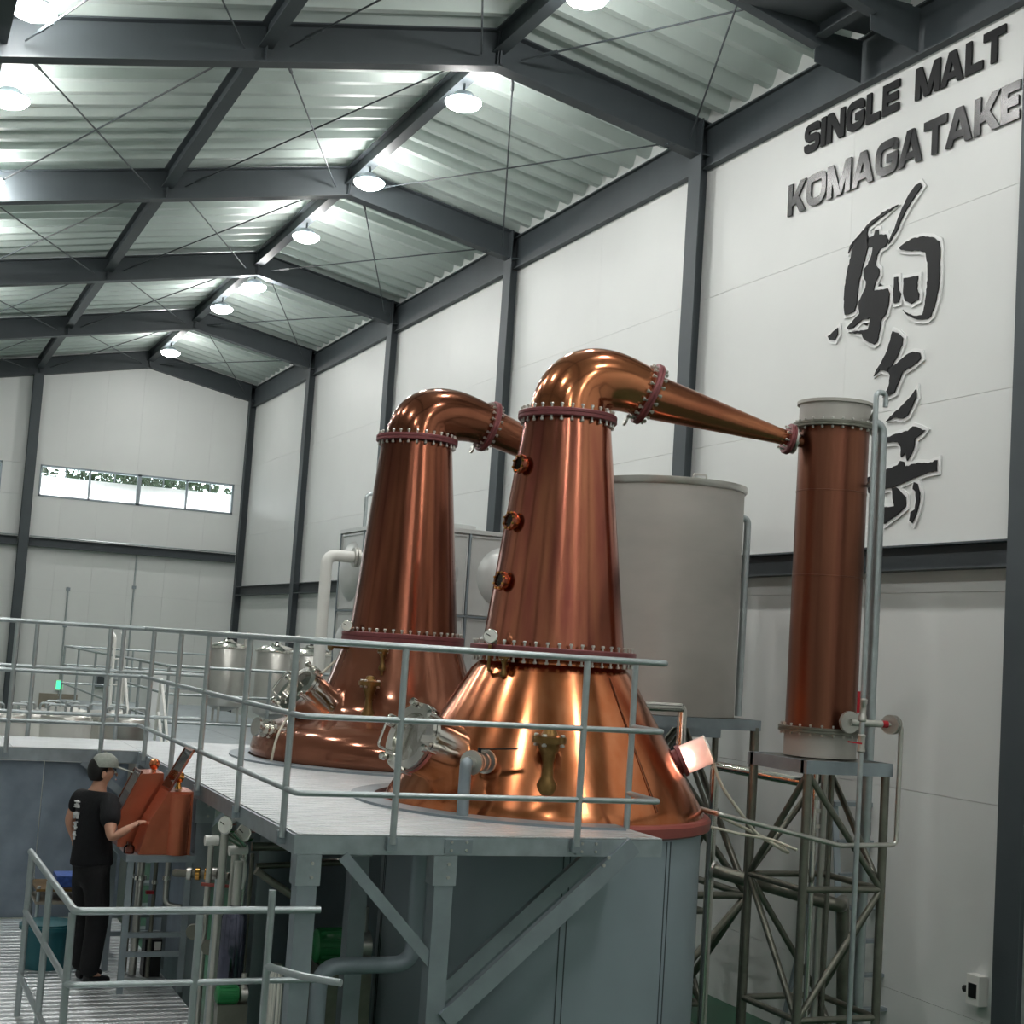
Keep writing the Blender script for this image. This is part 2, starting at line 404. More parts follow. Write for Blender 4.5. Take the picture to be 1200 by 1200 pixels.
# gable columns and girts
for i, x in enumerate((3.4, -2.1)):
    c = MB().hbeam((x, YE-.16, 0), (x, YE-.16, zraf(x)+.02), .28, .24, up=(0, 1, 0)).build('gable_column', 'frame_steel', smooth=0)
    tag(c, ['dark steel gable column between the two window strips', 'dark steel gable column on the low side of the gable wall'][i], 'column', kind='structure')
for i, (xa, xb) in enumerate(((3.54, 8.85), (-1.97, 3.26))):
    g = thing('gable_girt', ['dark steel girt across the gable wall between gable column and corner', 'dark steel girt across the gable wall left of the gable column'][i], 'beam', ((xa+xb)/2, YE-.1, 5.5)); g['kind'] = 'structure'
    MB().hbeam((xa, YE-.12, 5.68), (xb, YE-.12, 5.68), .22, .2).build('girt', 'frame_steel', g, smooth=0)
    MB().tube([(xa, YE-.24, 5.82), (xb, YE-.24, 5.82)], .018, 6).build('conduit', 'galv_tube', g)
# framed hatch in the near roof bay
t = thing('roof_hatch_frame', 'dark steel hatch framing under the roof next to the lettered wall', 'steel frame', (7.6, 12.2, 9.9)); t['kind'] = 'structure'
for y in (12.72, 11.78):
    MB().hbeam((XR+.1, y, zraf(XR+.1)+.30), (8.45, y, zraf(8.45)+.15), .24, .14).build('rafter', 'frame_steel', t, smooth=0)
for x in (7.35, 8.4):
    MB().hbeam((x, 11.86, zraf(x)+.2), (x, 12.64, zraf(x)+.2), .2, .12).build('cross_beam', 'frame_steel', t, smooth=0)
MB().box(7.4, 8.95, 11.86, 12.64, 10.33, 10.36).build('hatch_cover', 'frame_steel', t, smooth=0)
for y in (12.72, 11.78):
    MB().prism([(8.4, y, 10.3), (8.4, y, 9.95), (8.98, y, 9.85), (8.98, y, 10.3)], (0, .012, 0)).build('gusset', 'frame_steel', t, smooth=0)

# high bay lamps
def lamp(c, label, group):
    x, y, z = c
    d = Vector(c)-EYE; dep = d.dot(fwd); k = FPX/dep if dep > 0 else 0
    u_, v_ = 600+k*d.dot(rgt), 600-k*d.dot(upv); m_ = .25*k
    tail = '' if dep > 0 and -m_ < u_ < 1200+m_ and -m_ < v_ < 1200+m_ else '_offscreen'
    t = thing('high_bay_lamp'+tail, label, 'lamp', (x, y, z), group)
    MB().lathe([(.05, .13), (.11, .12), (.18, .045), (.185, .03), (.17, .025)], c, (0, 0, 1), 24).build('housing', 'galv_matt', t)
    MB().lathe([(.02, -.10), (.12, -.09), (.195, -.055), (.228, -.01), (.225, .012), (.18, .03)], c, (0, 0, 1), 24).build('diffuser'+tail, 'lamp_glow', t)
    top = zraf(x)+.19 if z < zraf(x)+.0 else z+.3
    MB().tube([(x, y, z+.1), (x, y, max(z+.14, zraf(x)+.2))], .015, 6).build('stem', 'frame_steel', t)
ly = [37.0, 31.12, 28.17, 24.47, 20.96, 17.12, 13.6, 9.8, 6.2, 2.6, -1]
for i, y in enumerate(ly):
    lamp((XR, y, 10.34 if y == 28.17 else 10.46), 'round glowing high bay lamp under the ridge beam, %s from the gable wall' % (ORD+['eleventh'])[i], 'ridge lamp row')
for i, y in enumerate([34.5, 30.7, 25.6, 21.7, 18.1, 15.25, 12, 8, 4, 0]):
    lamp((.92, y, 9.72), 'round glowing high bay lamp on the lower roof beam row, %s from the gable wall' % ORD[i], 'second lamp row')

# ------------------------------------------------------------------ copper stills
DZ = 2.55            # top of the still deck
def bez(p, n=18):
    out = []
    for i in range(n+1):
        t = i/n; s = 1-t
        out.append(p[0]*s**3+p[1]*3*s*s*t+p[2]*3*s*t*t+p[3]*t**3)
    return out
def flange(t, o, d, R, mat_, n, half=.03, bolt=.012, name='flange'):
    o = Vector(o); d = Vector(d).normalized()
    MB().lathe([(R-.006, -half), (R, -half+.006), (R, -.004), (R-.006, -.002), (R-.006, .002), (R, .004), (R, half-.006), (R-.006, half)], o, d, 64).build(name, mat_, t)
    stuff(MB().bolts(o, d, R-.032, n, bolt, half*2+.075).build('bolt_ring', 'stainless', t))
def around(c, az, r, z): return V(c[0]+r*math.cos(az), c[1]+r*math.sin(az), z)
def gauge(t, o, d, r=.055):
    o = Vector(o); d = Vector(d).normalized()
    g = MB().lathe([(r, -.035), (r, .012), (r*.9, .016)], o, d, 24).build('pressure_gauge', 'chrome', t)
    MB().lathe([(r*.86, .0165), (r*.86, .018)], o, d, 24).build('dial', 'dial_white', g)
    s, u = frame(d)
    MB().bar(o+d*.0195, o+d*.0195+s*r*.6+u*r*.3, .006, .002, up=tuple(d)).build('needle', 'black_plastic', g)
def sight_glass(t, o, d):
    o = Vector(o); d = Vector(d).normalized()
    s = MB().lathe([(.052, -.04), (.052, .02), (.075, .02), (.075, .045), (.05, .05), (.05, .04)], o, d, 24).build('sight_glass', 'copper_pink', t)
    MB().lathe([(.049, .036), (.049, .041)], o, d, 24).build('glass_disc', 'glass', s)
    stuff(MB().bolts(o+d*.034, d, .063, 8, .008, .05).build('bolt_ring', 'brass_bright', s))
def manway(t, o, d, R=.24, L=.22, body='stainless'):
    o = Vector(o); d = Vector(d).normalized(); s, u = frame(d)
    m = MB().lathe([(R, -.25), (R, L), (R+.035, L), (R+.035, L+.03), (R-.03, L+.03), (R-.03, L-.02)], o, d, 40).build('manway', body, t)
    MB().lathe([(R-.03, L+.012), (R-.03, L+.028)], o, d, 40).build('glass_door', 'door_glass', m)
    MB().lathe([(R+.03, L+.034), (R+.03, L+.062), (R-.045, L+.066), (R-.045, L+.034)], o, d, 40).build('door_ring', 'chrome', m)
    for k in range(6):
        a = 2*PI*k/6+.3; c = o+d*(L+.05)+(s*math.cos(a)+u*math.sin(a))*(R+.03)
        MB().lathe([(.014, -.07), (.014, .02), (.028, .022), (.028, .055), (.012, .06)], c, d, 10).build('clamp_knob', 'chrome', m)
    c = o+d*(L+.09)
    MB().tube(bend([c+s*(R-.02)-u*.12-d*.02, c+s*(R-.02)-u*.12+d*.06, c+s*(R-.02)+u*.12+d*.06, c+s*(R-.02)+u*.12-d*.02], .03), .009, 8).build('handle', 'chrome', m)
    MB().bar(o+d*(L+.07)-s*(R+.08), o+d*(L+.07)-s*(R-.06), .05, .02, up=tuple(d)).build('hinge', 'chrome', m)
def strainer(t, o, d, k=1.0):
    """bronze relief valve with flanged cap"""
    o = Vector(o); d = Vector(d).normalized()
    b = MB().lathe([(.03*k, 0), (.03*k, .1*k)], o, d, 16)
    c = o+d*.1*k
    b.lathe([(.035*k, -.20*k), (.055*k, -.19*k), (.06*k, -.14*k), (.035*k, -.1*k), (.03*k, -.02*k), (.045*k, .03*k), (.06*k, .06*k), (.06*k, .09*k)], c, (0, 0, 1), 20)
    v = b.build('relief_valve', 'brass', t)
    MB().lathe([(.095*k, .09*k), (.095*k, .125*k), (.05*k, .135*k), (.03*k, .17*k), (.0, .175*k)], c, (0, 0, 1), 24).build('cap', 'brass', v)
    stuff(MB().bolts(c+V(0, 0, .105*k), (0, 0, 1), .078*k, 4, .012*k, .07*k).build('bolt_ring', 'stainless', v))
    MB().tube([c-V(0, 0, .2*k), c-V(0, 0, .27*k)], .022*k, 10).build('drain_stub', 'brass', v)

def still(c, label, pot, pot_mat, neck, neck_mat, zf1, R1, zf2, R2, bz, br, adir, flange_r, arm_end, arm_mat, elbow_mat, drum_r, rim_r):
    cx, cy = c
    t = thing('pot_still', label, 'still', (cx, cy, 0), 'copper pot stills')
    o = (cx, cy, 0)
    MB().lathe(pot, o, (0, 0, 1), 96).build('pot', pot_mat, t, smooth=30)
    MB().lathe([(rim_r, DZ-.10), (rim_r+.03, DZ-.085), (rim_r+.035, DZ-.02), (rim_r+.02, DZ+.0), (rim_r-.06, DZ+.01)], o, (0, 0, 1), 96).build('pot_rim', 'rim_red', t)
    dr = MB().lathe([(drum_r, .02), (drum_r, DZ-.10)], o, (0, 0, 1), 96).build('insulated_jacket', 'jacket_grey', t)
    for k in range(9):
        a = 2*PI*k/9+math.radians(254.1); p = around(c, a, drum_r, 0)
        n = V(math.cos(a), math.sin(a), 0)
        s2 = V(-n.y, n.x, 0)*.022
        MB().bar(p+s2+V(0, 0, .05), p+s2+V(0, 0, DZ-.12), .008, .006, up=tuple(n)).bar(p-s2+V(0, 0, .05), p-s2+V(0, 0, DZ-.12), .008, .006, up=tuple(n)).build('jacket_seam', 'frame_steel', dr)
    MB().lathe(neck, o, (0, 0, 1), 96).build('neck', neck_mat, t, smooth=30)
    flange(t, (cx, cy, zf1), (0, 0, 1), R1, 'flange_red', 44, .044)
    flange(t, (cx, cy, zf2), (0, 0, 1), R2, 'flange_red', 28, .03)
    ad = Vector((adir[0], adir[1], 0)).normalized()
    to3 = lambda q: V(cx, cy, 0)+ad*q[0]+V(0, 0, q[1])
    pts = bez([to3(q) for q in bz], 22); n = len(pts)
    rr = []
    for i in range(n):
        t_ = i/(n-1)*(len(br)-1); k = min(int(t_), len(br)-2); rr.append(br[k]+(br[k+1]-br[k])*(t_-k))
    MB().tube(pts, rr, 56).build('swan_neck', elbow_mat, t, smooth=40)
    e = pts[-1]; de = (pts[-1]-pts[-2]).normalized()
    flange(t, e+de*.02, de, flange_r, 'flange_red', 20, .026)
    s_, u_ = frame(de)
    MB().disc(e+de*.0-u_*(flange_r+.01)-s_*.02-de*.06, de, .045, .02, 16).build('flange_lug', 'stainless', t)
    ae = Vector(arm_end)
    MB().tube([e+de*.03, e+de*.10, ae-(ae-e).normalized()*.12, ae], [br[-1]*.93, br[-1]*.9, .068, .062], 40).build('lyne_arm', arm_mat, t, smooth=50)
    flange(t, ae, (ae-e), .125, 'flange_red', 10, .022, .009)
    return t, o, e

# front still
C1 = (4.86, 10.56)
K1 = (7.04, 10.12)      # its condenser
pot1 = [(1.215, DZ-.06), (1.215, DZ+.02), (1.185, DZ+.08), (.62, 3.56), (.56, 3.62), (.552, 3.665)]
neck1 = [(.548, 3.735), (.546, 3.76), (.345, 5.46), (.34, 5.50)]
ad1 = Vector((K1[0]-C1[0], K1[1]-C1[1], 0)).normalized()
ae1 = V(K1[0], K1[1], 5.545)-ad1*.385
still1, _, e1 = still(C1, 'big bright copper pot still with wide cone and front lyne arm', pot1, 'copper_bright', neck1, 'copper_pink', 3.70, .64, 5.535, .388,
      [(0, 5.56), (0, 5.84), (.22, 5.95), (.62, 5.80)], [.30, .285, .265, .235, .195], ad1, .255, ae1, 'copper_arm', 'copper_elbow', 1.2, 1.235)
# a lap seam up the cone
for az in (math.radians(-72), math.radians(170)):
    MB().tube([around(C1, az, 1.19, DZ+.09), around(C1, az, .63, 3.55)], .004, 6).build('lap_seam', 'copper_dark', still1)
def cone_r(z): return 1.185+(z-(DZ+.08))/(3.56-DZ-.08)*(.62-1.185)
for z in (5.12, 4.68, 4.22):
    r = .546+(z-3.76)/1.7*(.345-.546)
    az = math.radians(192); sight_glass(still1, around(C1, az, r+.01, z), (math.cos(az), math.sin(az), .12))
az = math.radians(197); manway(still1, around(C1, az, cone_r(2.93)-.03, 2.93), (math.cos(az)*.93, math.sin(az)*.93, .33), .225, .30, 'chrome')
strainer(still1, around(C1, math.radians(246), cone_r(3.0)-.02, 2.97), (math.cos(math.radians(246)), math.sin(math.radians(246)), 0), 1.25)
gauge(still1, around(C1, math.radians(200), .66, 3.80), (-.5, -.85, .1), .055)
MB().tube([around(C1, math.radians(200), .66, 3.74), around(C1, math.radians(200), .66, 3.55), around(C1, math.radians(200), .55, 3.52)], .014, 8).build('gauge_pipe', 'brass', still1)
strainer(still1, around(C1, math.radians(212), .60, 3.60), (math.cos(math.radians(212)), math.sin(math.radians(212)), 0), .45)
# charging valve with elbow
az = math.radians(222); vd = V(math.cos(az), math.sin(az), 0); p = around(C1, az, cone_r(2.9), 2.92)
vv = MB().tube([p-vd*.06, p+vd*.34], .045, 16).build('charging_valve', 'stainless', still1)
for k in (.06, .12, .2, .27): MB().disc(p+vd*k, vd, .085 if k in (.06, .27) else .07, .025, 24).build('valve_flange', 'stainless', vv)
MB().bar(p+vd*.16+V(0, 0, .09), p+vd*.16+V(.24, -.12, .11), .03, .01).tube([p+vd*.16, p+vd*.16+V(0, 0, .1)], .014, 8).build('lever', 'black_plastic', vv)
q = p+vd*.36
MB().tube(bend([p+vd*.30, q, V(q.x, q.y, DZ+.01)], .09), .042, 16).build('pipe_bend', 'galv_matt', vv)
# lit sight lamp on the far side of the cone
az = math.radians(-24); zz = 2.93
ld = V(math.cos(az)*.86, math.sin(az)*.86, .42); lo = around(C1, az, cone_r(zz)-.02, zz)
sl = MB().lathe([(.10, -.02), (.10, .04), (.125, .04), (.125, .07)], lo, ld, 32).build('sight_lamp', 'flange_red', still1)
MB().lathe([(.112, .07), (.112, .27), (.105, .27), (.105, .07)], lo, ld, 32).build('clear_sleeve', 'acrylic', sl)
MB().lathe([(.115, .272), (.115, .285)], lo, ld, 32).build('end_cap', 'stainless', sl)
MB().lathe([(.03, .06), (.06, .08), (.06, .13), (.03, .15)], lo, ld, 16).build('bulb', 'sight_glow', sl)
cb = lo+ld.normalized()*.28
MB().tube(bend([cb, cb+V(.12, -.02, -.28), cb+V(.42, -.05, -.62), cb+V(.75, -.05, -.78), cb+V(.78, .1, -.74), cb+V(.2, .1, -.52)], .08), .013, 8).build('lamp_cable', 'hose_beige', sl)

# rear still
C2 = (4.82, 14.0)
K2 = (8.12, 14.5)
pot2 = [(1.36, DZ-.06), (1.38, DZ+.0), (1.395, DZ+.08), (1.375, DZ+.18), (1.31, DZ+.27), (1.21, DZ+.335), (1.08, DZ+.385), (.95, DZ+.43), (.85, DZ+.49), (.785, DZ+.57), (.735, DZ+.68), (.685, DZ+.82), (.63, DZ+.98), (.58, DZ+1.12), (.565, DZ+1.165)]
neck2 = [(.535, 3.785), (.53, 3.80), (.355, 5.62), (.35, 5.67)]
ad2 = Vector((K2[0]-C2[0], K2[1]-C2[1], 0)).normalized()
ae2 = V(K2[0], K2[1], 5.40)-ad2*.385
still2, _, e2 = still(C2, 'brown aged copper pot still with rounded onion base, farther back', pot2, 'copper_pot_brown', neck2, 'copper_brown', 3.75, .60, 5.71, .405,
      [(0, 5.74), (0, 5.98), (.26, 6.08), (.72, 5.95)], [.315, .30, .28, .25, .205], V(.97, -.02, 0), .265, ae2, 'copper_elbow_brown', 'copper_elbow_brown', 1.28, 1.30)
az = math.radians(190); manway(still2, around(C2, az, .88, 3.06), (math.cos(az)*.8, math.sin(az)*.8, .6), .24, .22, 'chrome')
strainer(still2, around(C2, math.radians(232), .73, 3.2), (math.cos(math.radians(232)), math.sin(math.radians(232)), 0), 1.1)
strainer(still2, around(C2, math.radians(236), .62, 3.56), (math.cos(math.radians(236)), math.sin(math.radians(236)), 0), .6)
gauge(still2, around(C2, math.radians(192), .63, 3.84), (-.5, -.85, .1), .055)
az = math.radians(193); p = around(C2, az, .60, 3.64); vd = V(math.cos(az), math.sin(az), 0)
MB().tube([p, p+vd*.2], .02, 10).disc(p+vd*.2, vd, .045, .02, 16).build('air_valve', 'brass', still2)
MB().tube(bend([around(C2, az, .74, 3.5), around(C2, az, .95, 3.3), around(C2, az, 1.16, 3.02), around(C2, az+.15, 1.42, 2.8), around(C2, az+.15, 1.46, DZ+.02)], .12), .012, 8).build('hose', 'hose_beige', still2)
az = math.radians(196); p = around(C2, az, 1.36, 2.84); vd = V(math.cos(az), math.sin(az), .15)
vv = MB().tube([p-vd*.1, p+vd*.2], .05, 14).build('drain_valve', 'chrome', still2)
for k in (.04, .1, .19): MB().disc(p+vd*k, vd, .085, .022, 20).build('valve_flange', 'chrome', vv)

# ------------------------------------------------------------------ condensers
def condenser(c, zb, ztop, label, head=.19):
    cx, cy = c; o = (cx, cy, 0)
    t = thing('condenser', label, 'condenser', (cx, cy, zb), 'shell and tube condensers')
    z1, z2 = zb+.21, ztop-head
    MB().lathe([(.285, zb), (.285, z1)], o, (0, 0, 1), 48).build('bottom_drum', 'stainless_matt', t)
    sh = MB().lathe([(.28, z1), (.28, z2)], o, (0, 0, 1), 64).build('shell', 'copper_dark', t)
    for f in (.78, .5): 
        z = z1+(z2-z1)*f; MB().lathe([(.2795, z-.006), (.283, z-.004), (.283, z+.004), (.2795, z+.006)], o, (0, 0, 1), 64).build('weld_band', 'copper_dark', sh)
    MB().lathe([(.285, z2), (.285, ztop)], o, (0, 0, 1), 48).build('top_drum', 'stainless_matt', t)
    MB().lathe([(.29, ztop-.02), (.305, ztop-.015), (.305, ztop+.01), (.2, ztop+.012)], o, (0, 0, 1), 48).build('top_rim', 'stainless_matt', t)
    for z, n in ((z1, 22), (z2, 24)):
        f = MB().lathe([(.33, z-.022), (.335, z-.02), (.335, z-.002), (.328, z), (.335, z+.002), (.335, z+.02), (.33, z+.022)], o, (0, 0, 1), 48).build('flange', 'steel_tube', t)
        stuff(MB().bolts((cx, cy, z), (0, 0, 1), .31, n, .009, .09).build('bolt_ring', 'stainless', t))
    return t
cond1 = condenser(K1, 3.03, 5.86, 'tall copper condenser column on a tubular steel tower')
MB().tube([ae1+ad1*.02, V(K1[0], K1[1], 5.53)-ad1*.25], .05, 20).build('inlet_stub', 'copper_dark', cond1)
MB().disc(ae1+ad1*.03, ad1, .118, .02, 24).build('inlet_flange', 'stainless', cond1)
cond2 = condenser(K2, 3.03, 5.60, 'copper condenser hidden behind the round steel tank', .035)
MB().tube([ae2+ad2*.02, V(K2[0], K2[1], 5.39)-ad2*.25], .05, 20).build('inlet_stub', 'copper_dark', cond2)

def tower(c, w, d, ztop, levels, r, label, name='steel_tower', plate=None):
    cx, cy = c
    t = thing(name, label, 'stand', (cx, cy, 0), 'tubular support stands')
    X = (cx-w/2, cx+w/2); Y = (cy-d/2, cy+d/2)
    for x in X:
        for y in Y:
            MB().tube([(x, y, 0), (x, y, ztop-.07)], r, 12).build('leg', 'steel_tube', t)
    m = [((X[0]-.04, Y[0], ztop-.05), (X[1]+.04, Y[0], ztop-.05)), ((X[0]-.04, Y[1], ztop-.05), (X[1]+.04, Y[1], ztop-.05)), ((X[0], Y[0], ztop-.05), (X[0], Y[1], ztop-.05)), ((X[1], Y[0], ztop-.05), (X[1], Y[1], ztop-.05))]
    for a, b in m: MB().bar(a, b, .08, .1).build('top_channel', 'galv_matt', t, smooth=0)
    MB().box(X[0], X[1], Y[0], Y[1], ztop-.012, ztop).build('top_plate', 'steel_tube', t, smooth=0)
    for z in levels:
        for (a, b) in (((X[0], Y[0]), (X[1], Y[0])), ((X[1], Y[0]), (X[1], Y[1])), ((X[1], Y[1]), (X[0], Y[1])), ((X[0], Y[1]), (X[0], Y[0]))):
            MB().tube([(*a, z), (*b, z)], r*.75, 10).build('crossbar', 'steel_tube', t)
    zz = [ztop-.1]+list(levels)
    flip = 0
    for z1, z0 in zip(zz[:-1], zz[1:]):
        for (a, b) in (((X[0], Y[0]), (X[1], Y[0])), ((X[1], Y[1]), (X[1], Y[0])), ((X[1], Y[1]), (X[0], Y[1])), ((X[0], Y[0]), (X[0], Y[1]))):
            if flip: a, b = b, a
            MB().tube([(*a, z1), (*b, z0)], r*.75, 10).build('brace', 'steel_tube', t)
        flip ^= 1
    return t
tower(K1, .72, .76, 3.02, (2.05, 1.08, .12), .034, 'open tubular steel tower under the tall copper condenser')
tower(K2, .72, .76, 3.02, (2.05, 1.08, .12), .034, 'open tubular steel tower under the hidden condenser')

# round steel tank on its stand
TK, TR = (7.2, 13.1), .74
tw = thing('steel_tank', 'big round matt stainless tank standing behind the front still', 'tank', (TK[0], TK[1], 3.2))
MB().lathe([(TR, 3.2), (TR, 4.75)], (*TK, 0), (0, 0, 1), 80).build('lower_shell', 'stainless_matt', tw)
MB().lathe([(TR-.004, 4.75), (TR-.004, 5.40)], (*TK, 0), (0, 0, 1), 80).build('upper_shell', 'stainless_matt', tw)
MB().lathe([(TR+.012, 5.385), (TR+.02, 5.40), (TR+.02, 5.45), (TR-.1, 5.455)], (*TK, 0), (0, 0, 1), 80).build('lid_rim', 'stainless', tw)
MB().lathe([(TR-.01, 5.452), (.1, 5.50)], (*TK, 0), (0, 0, 1), 60).build('lid', 'stainless_matt', tw)
h = P(818, 553, Y=12.75)
MB().tube(bend([(h.x-.05, 12.75, 5.45), (h.x-.05, 12.75, 5.54), (h.x+.1, 12.75, 5.54), (h.x+.1, 12.75, 5.45)], .02), .009, 8).build('lid_handle', 'stainless', tw)
az = math.radians(-16); p = around(TK, az, TR, 0); q = around(TK, az, TR+.07, 0)
MB().tube(bend([V(p.x, p.y, 5.17)-V(.05, 0, 0), V(q.x, q.y, 5.17), V(q.x, q.y, 3.21)], .06), .035, 14).build('overflow_pipe', 'galv_tube', tw)
tower(TK, 1.36, 1.4, 3.195, (1.55, .12), .045, 'tubular steel stand under the big round stainless tank')

# stainless panel tank with dished panels
pt = thing('panel_tank', 'pale panel water tank with round dished panels behind the rear still', 'tank', (6.6, 17.9, 0))
PX0, PY0, PZ1 = 5.58, 16.9, 5.08
def dish(o, ax, ay, nrm, nx):
    """one square panel with a round dome and a raised border"""
    o = Vector(o); ax = Vector(ax); ay = Vector(ay); nrm = Vector(nrm); m = MB(); c = o+ax*.5+ay*.5
    seg = 32; rings = [(.38, .0), (.36, .03), (.28, .085), (.16, .12), (0.01, .13)]
    out = []
    for k in range(seg):
        a = 2*PI*k/seg; q = max(abs(math.cos(a)), abs(math.sin(a))); out.append(c+(ax*math.cos(a)+ay*math.sin(a))*(.485/q))
    vs = out[:]; fs = []
    for (r, h_) in rings:
        for k in range(seg):
            a = 2*PI*k/seg; vs.append(c+(ax*math.cos(a)+ay*math.sin(a))*r+nrm*h_)
    for i in range(len(rings)):
        for k in range(seg): fs.append((i*seg+k, i*seg+(k+1) % seg, (i+1)*seg+(k+1) % seg, (i+1)*seg+k))
    fs.append(tuple(len(rings)*seg+k for k in range(seg)))
    m.add(vs, fs)
    b = MB()
    for (p0, p1) in (((.0, .0), (1, 0)), ((1, 0), (1, 1)), ((1, 1), (0, 1)), ((0, 1), (0, 0))):
        f = lambda s: o+ax*(.03+.94*s[0])+ay*(.03+.94*s[1])+nrm*.008
        b.bar(f(p0), f(p1), .018, .018, up=tuple(nrm))
    return m, b
for iz in range(4):
    for ix in range(3):
        m, b = dish((PX0+ix, PY0, PZ1-iz-1), (1, 0, 0), (0, 0, 1), (0, -1, 0), 0); q = m.build('panel', 'tank_panel', pt, smooth=50); b.build('panel_border', 'tank_panel', q, smooth=0)
    for iy in range(2):
        m, b = dish((PX0, PY0+iy, PZ1-iz-1), (0, 1, 0), (0, 0, 1), (-1, 0, 0), 0); q = m.build('panel', 'tank_panel', pt, smooth=50); b.build('panel_border', 'tank_panel', q, smooth=0)
MB().box(PX0+.02, PX0+2.98, PY0+.02, PY0+1.98, PZ1-4, PZ1).build('core', 'tank_panel', pt, smooth=0)
MB().box(PX0-.03, PX0+3.03, PY0-.03, PY0+2.03, PZ1, PZ1+.05).build('roof', 'tank_panel', pt, smooth=0)
for ix in range(4): MB().box(PX0+ix-.012, PX0+ix+.012, PY0-.03, PY0, PZ1-4, PZ1).build('joint_strip', 'galv_matt', pt, smooth=0)
for iy in range(3): MB().box(PX0-.03, PX0, PY0+iy-.012, PY0+iy+.012, PZ1-4, PZ1).build('joint_strip', 'galv_matt', pt, smooth=0)
for iz in range(1, 4): MB().box(PX0-.028, PX0+3, PY0-.028, PY0, PZ1-iz-.012, PZ1-iz+.012).box(PX0-.028, PX0, PY0, PY0+2, PZ1-iz-.012, PZ1-iz+.012).build('joint_strip', 'galv_matt', pt, smooth=0)
MB().lathe([(.4, 0), (.4, .1), (.05, .14)], (PX0+1.0, PY0+.9, PZ1+.05), (0, 0, 1), 24).build('roof_hatch', 'tank_panel', pt)
MB().box(PX0+.02, PX0+2.98, PY0+.02, PY0+1.98, 0, PZ1-4).build('plinth', 'galv_matt', pt, smooth=0)
MB().tube(bend([(PX0+.25, PY0+1.9, PZ1), (PX0+.25, PY0+1.9, PZ1+.55), (PX0+.42, PY0+1.9, PZ1+.55), (PX0+.42, PY0+1.9, PZ1+.3)], .07), .025, 10).build('vent_pipe', 'galv_tube', pt)
b = P(383, 690, Y=17.6)
ip = MB().tube(bend([(PX0, 17.7, 4.72), (b.x, 17.7, 4.72), (b.x, 17.7, 0)], .12), .072, 16).build('inlet_pipe', 'white_plastic'); tag(ip, 'thick pale pipe rising beside the panel tank and turning into it', 'pipe')
for x in (PX0-.15, PX0-.19): MB().disc((x, 17.7, 4.72), (1, 0, 0), .12, .03, 20).build('pipe_flange', 'stainless', ip)

# ------------------------------------------------------------------ still deck
FX0, FX1, FY0, FY1 = 2.42, 4.88, 8.72, 15.65
deck = thing('still_deck', 'galvanized checker plate working deck around both stills', 'platform', (3.6, 12, 0))
def xr(y):
    x = FX1
    for (c, R) in ((C1, 1.30), (C2, 1.42)):
        d = R*R-(y-c[1])**2
        if d > 0: x = min(x, c[0]-math.sqrt(d))
    return x
ys = [FY0, 9.62, 10.5, 11.4, 12.3, 13.2, 14.1, 15.0, FY1]
for a, b in zip(ys[:-1], ys[1:]):
    a += .003; b -= .003; n = 18
    pts = [(FX0+.02, a, DZ-.006)]+[(xr(a+(b-a)*i/n), a+(b-a)*i/n, DZ-.006) for i in range(n+1)]+[(FX0+.02, b, DZ-.006)]
    MB().prism(pts, (0, 0, .006)).build('deck_plate', 'deck_plate', deck, smooth=0)
for (a, b) in ((.2, 1.3), (1.3, FX0+.02)):
    MB().box(a+.003, b-.003, 14.35, FY1, DZ-.006, DZ).build('deck_plate', 'deck_plate', deck, smooth=0)
for (c, R) in ((C1, 1.27), (C2, 1.385)):
    MB().lathe([(R+.008, DZ+.002), (R+.11, DZ+.002), (R+.11, DZ+.02), (R+.008, DZ+.02)], (*c, 0), (0, 0, 1), 96).build('collar_ring', 'galv_matt', deck) if 0 else None
    ring = MB(); n = 60
    a0, a1 = math.radians(95), math.radians(268)
    vs = []
    for i in range(n+1):
        a = a0+(a1-a0)*i/n
        for (r, z) in ((R+.02, DZ+.0), (R+.2, DZ+.0), (R+.2, DZ+.018), (R+.02, DZ+.022)): vs.append(around(c, a, r, z))
    fs = []
    for i in range(n):
        for k in range(4): fs.append((4*i+k, 4*i+(k+1) % 4, 4*i+4+(k+1) % 4, 4*i+4+k))
    fs += [(0, 1, 2, 3), (4*n+3, 4*n+2, 4*n+1, 4*n)]
    ring.add(vs, fs).build('collar_ring', 'galv_matt', deck)
CH = .11
def chan(a, b, name='edge_channel', h=CH, w=.05):
    return MB().bar((a[0], a[1], DZ-.008-h/2), (b[0], b[1], DZ-.008-h/2), w, h).build(name, 'galv', deck, smooth=0)
ch = chan((FX0, FY0+.025), (FX1, FY0+.025)); chan((FX0+.025, FY0+.051), (FX0+.025, 14.349)); chan((.2, 14.375), (FX0+.05, 14.375)); chan((FX1-.025, FY0+.051), (FX1-.025, 9.25)); chan((.2, FY1-.025), (FX1, FY1-.025))
for y in (10.5, 12.2, 13.6): chan((FX0+.05, y), (xr(y)-.02, y), 'joist', .1)
for x in (3.2, 4.1): chan((x, FY0+.05), (x, 9.0), 'joist', .1)
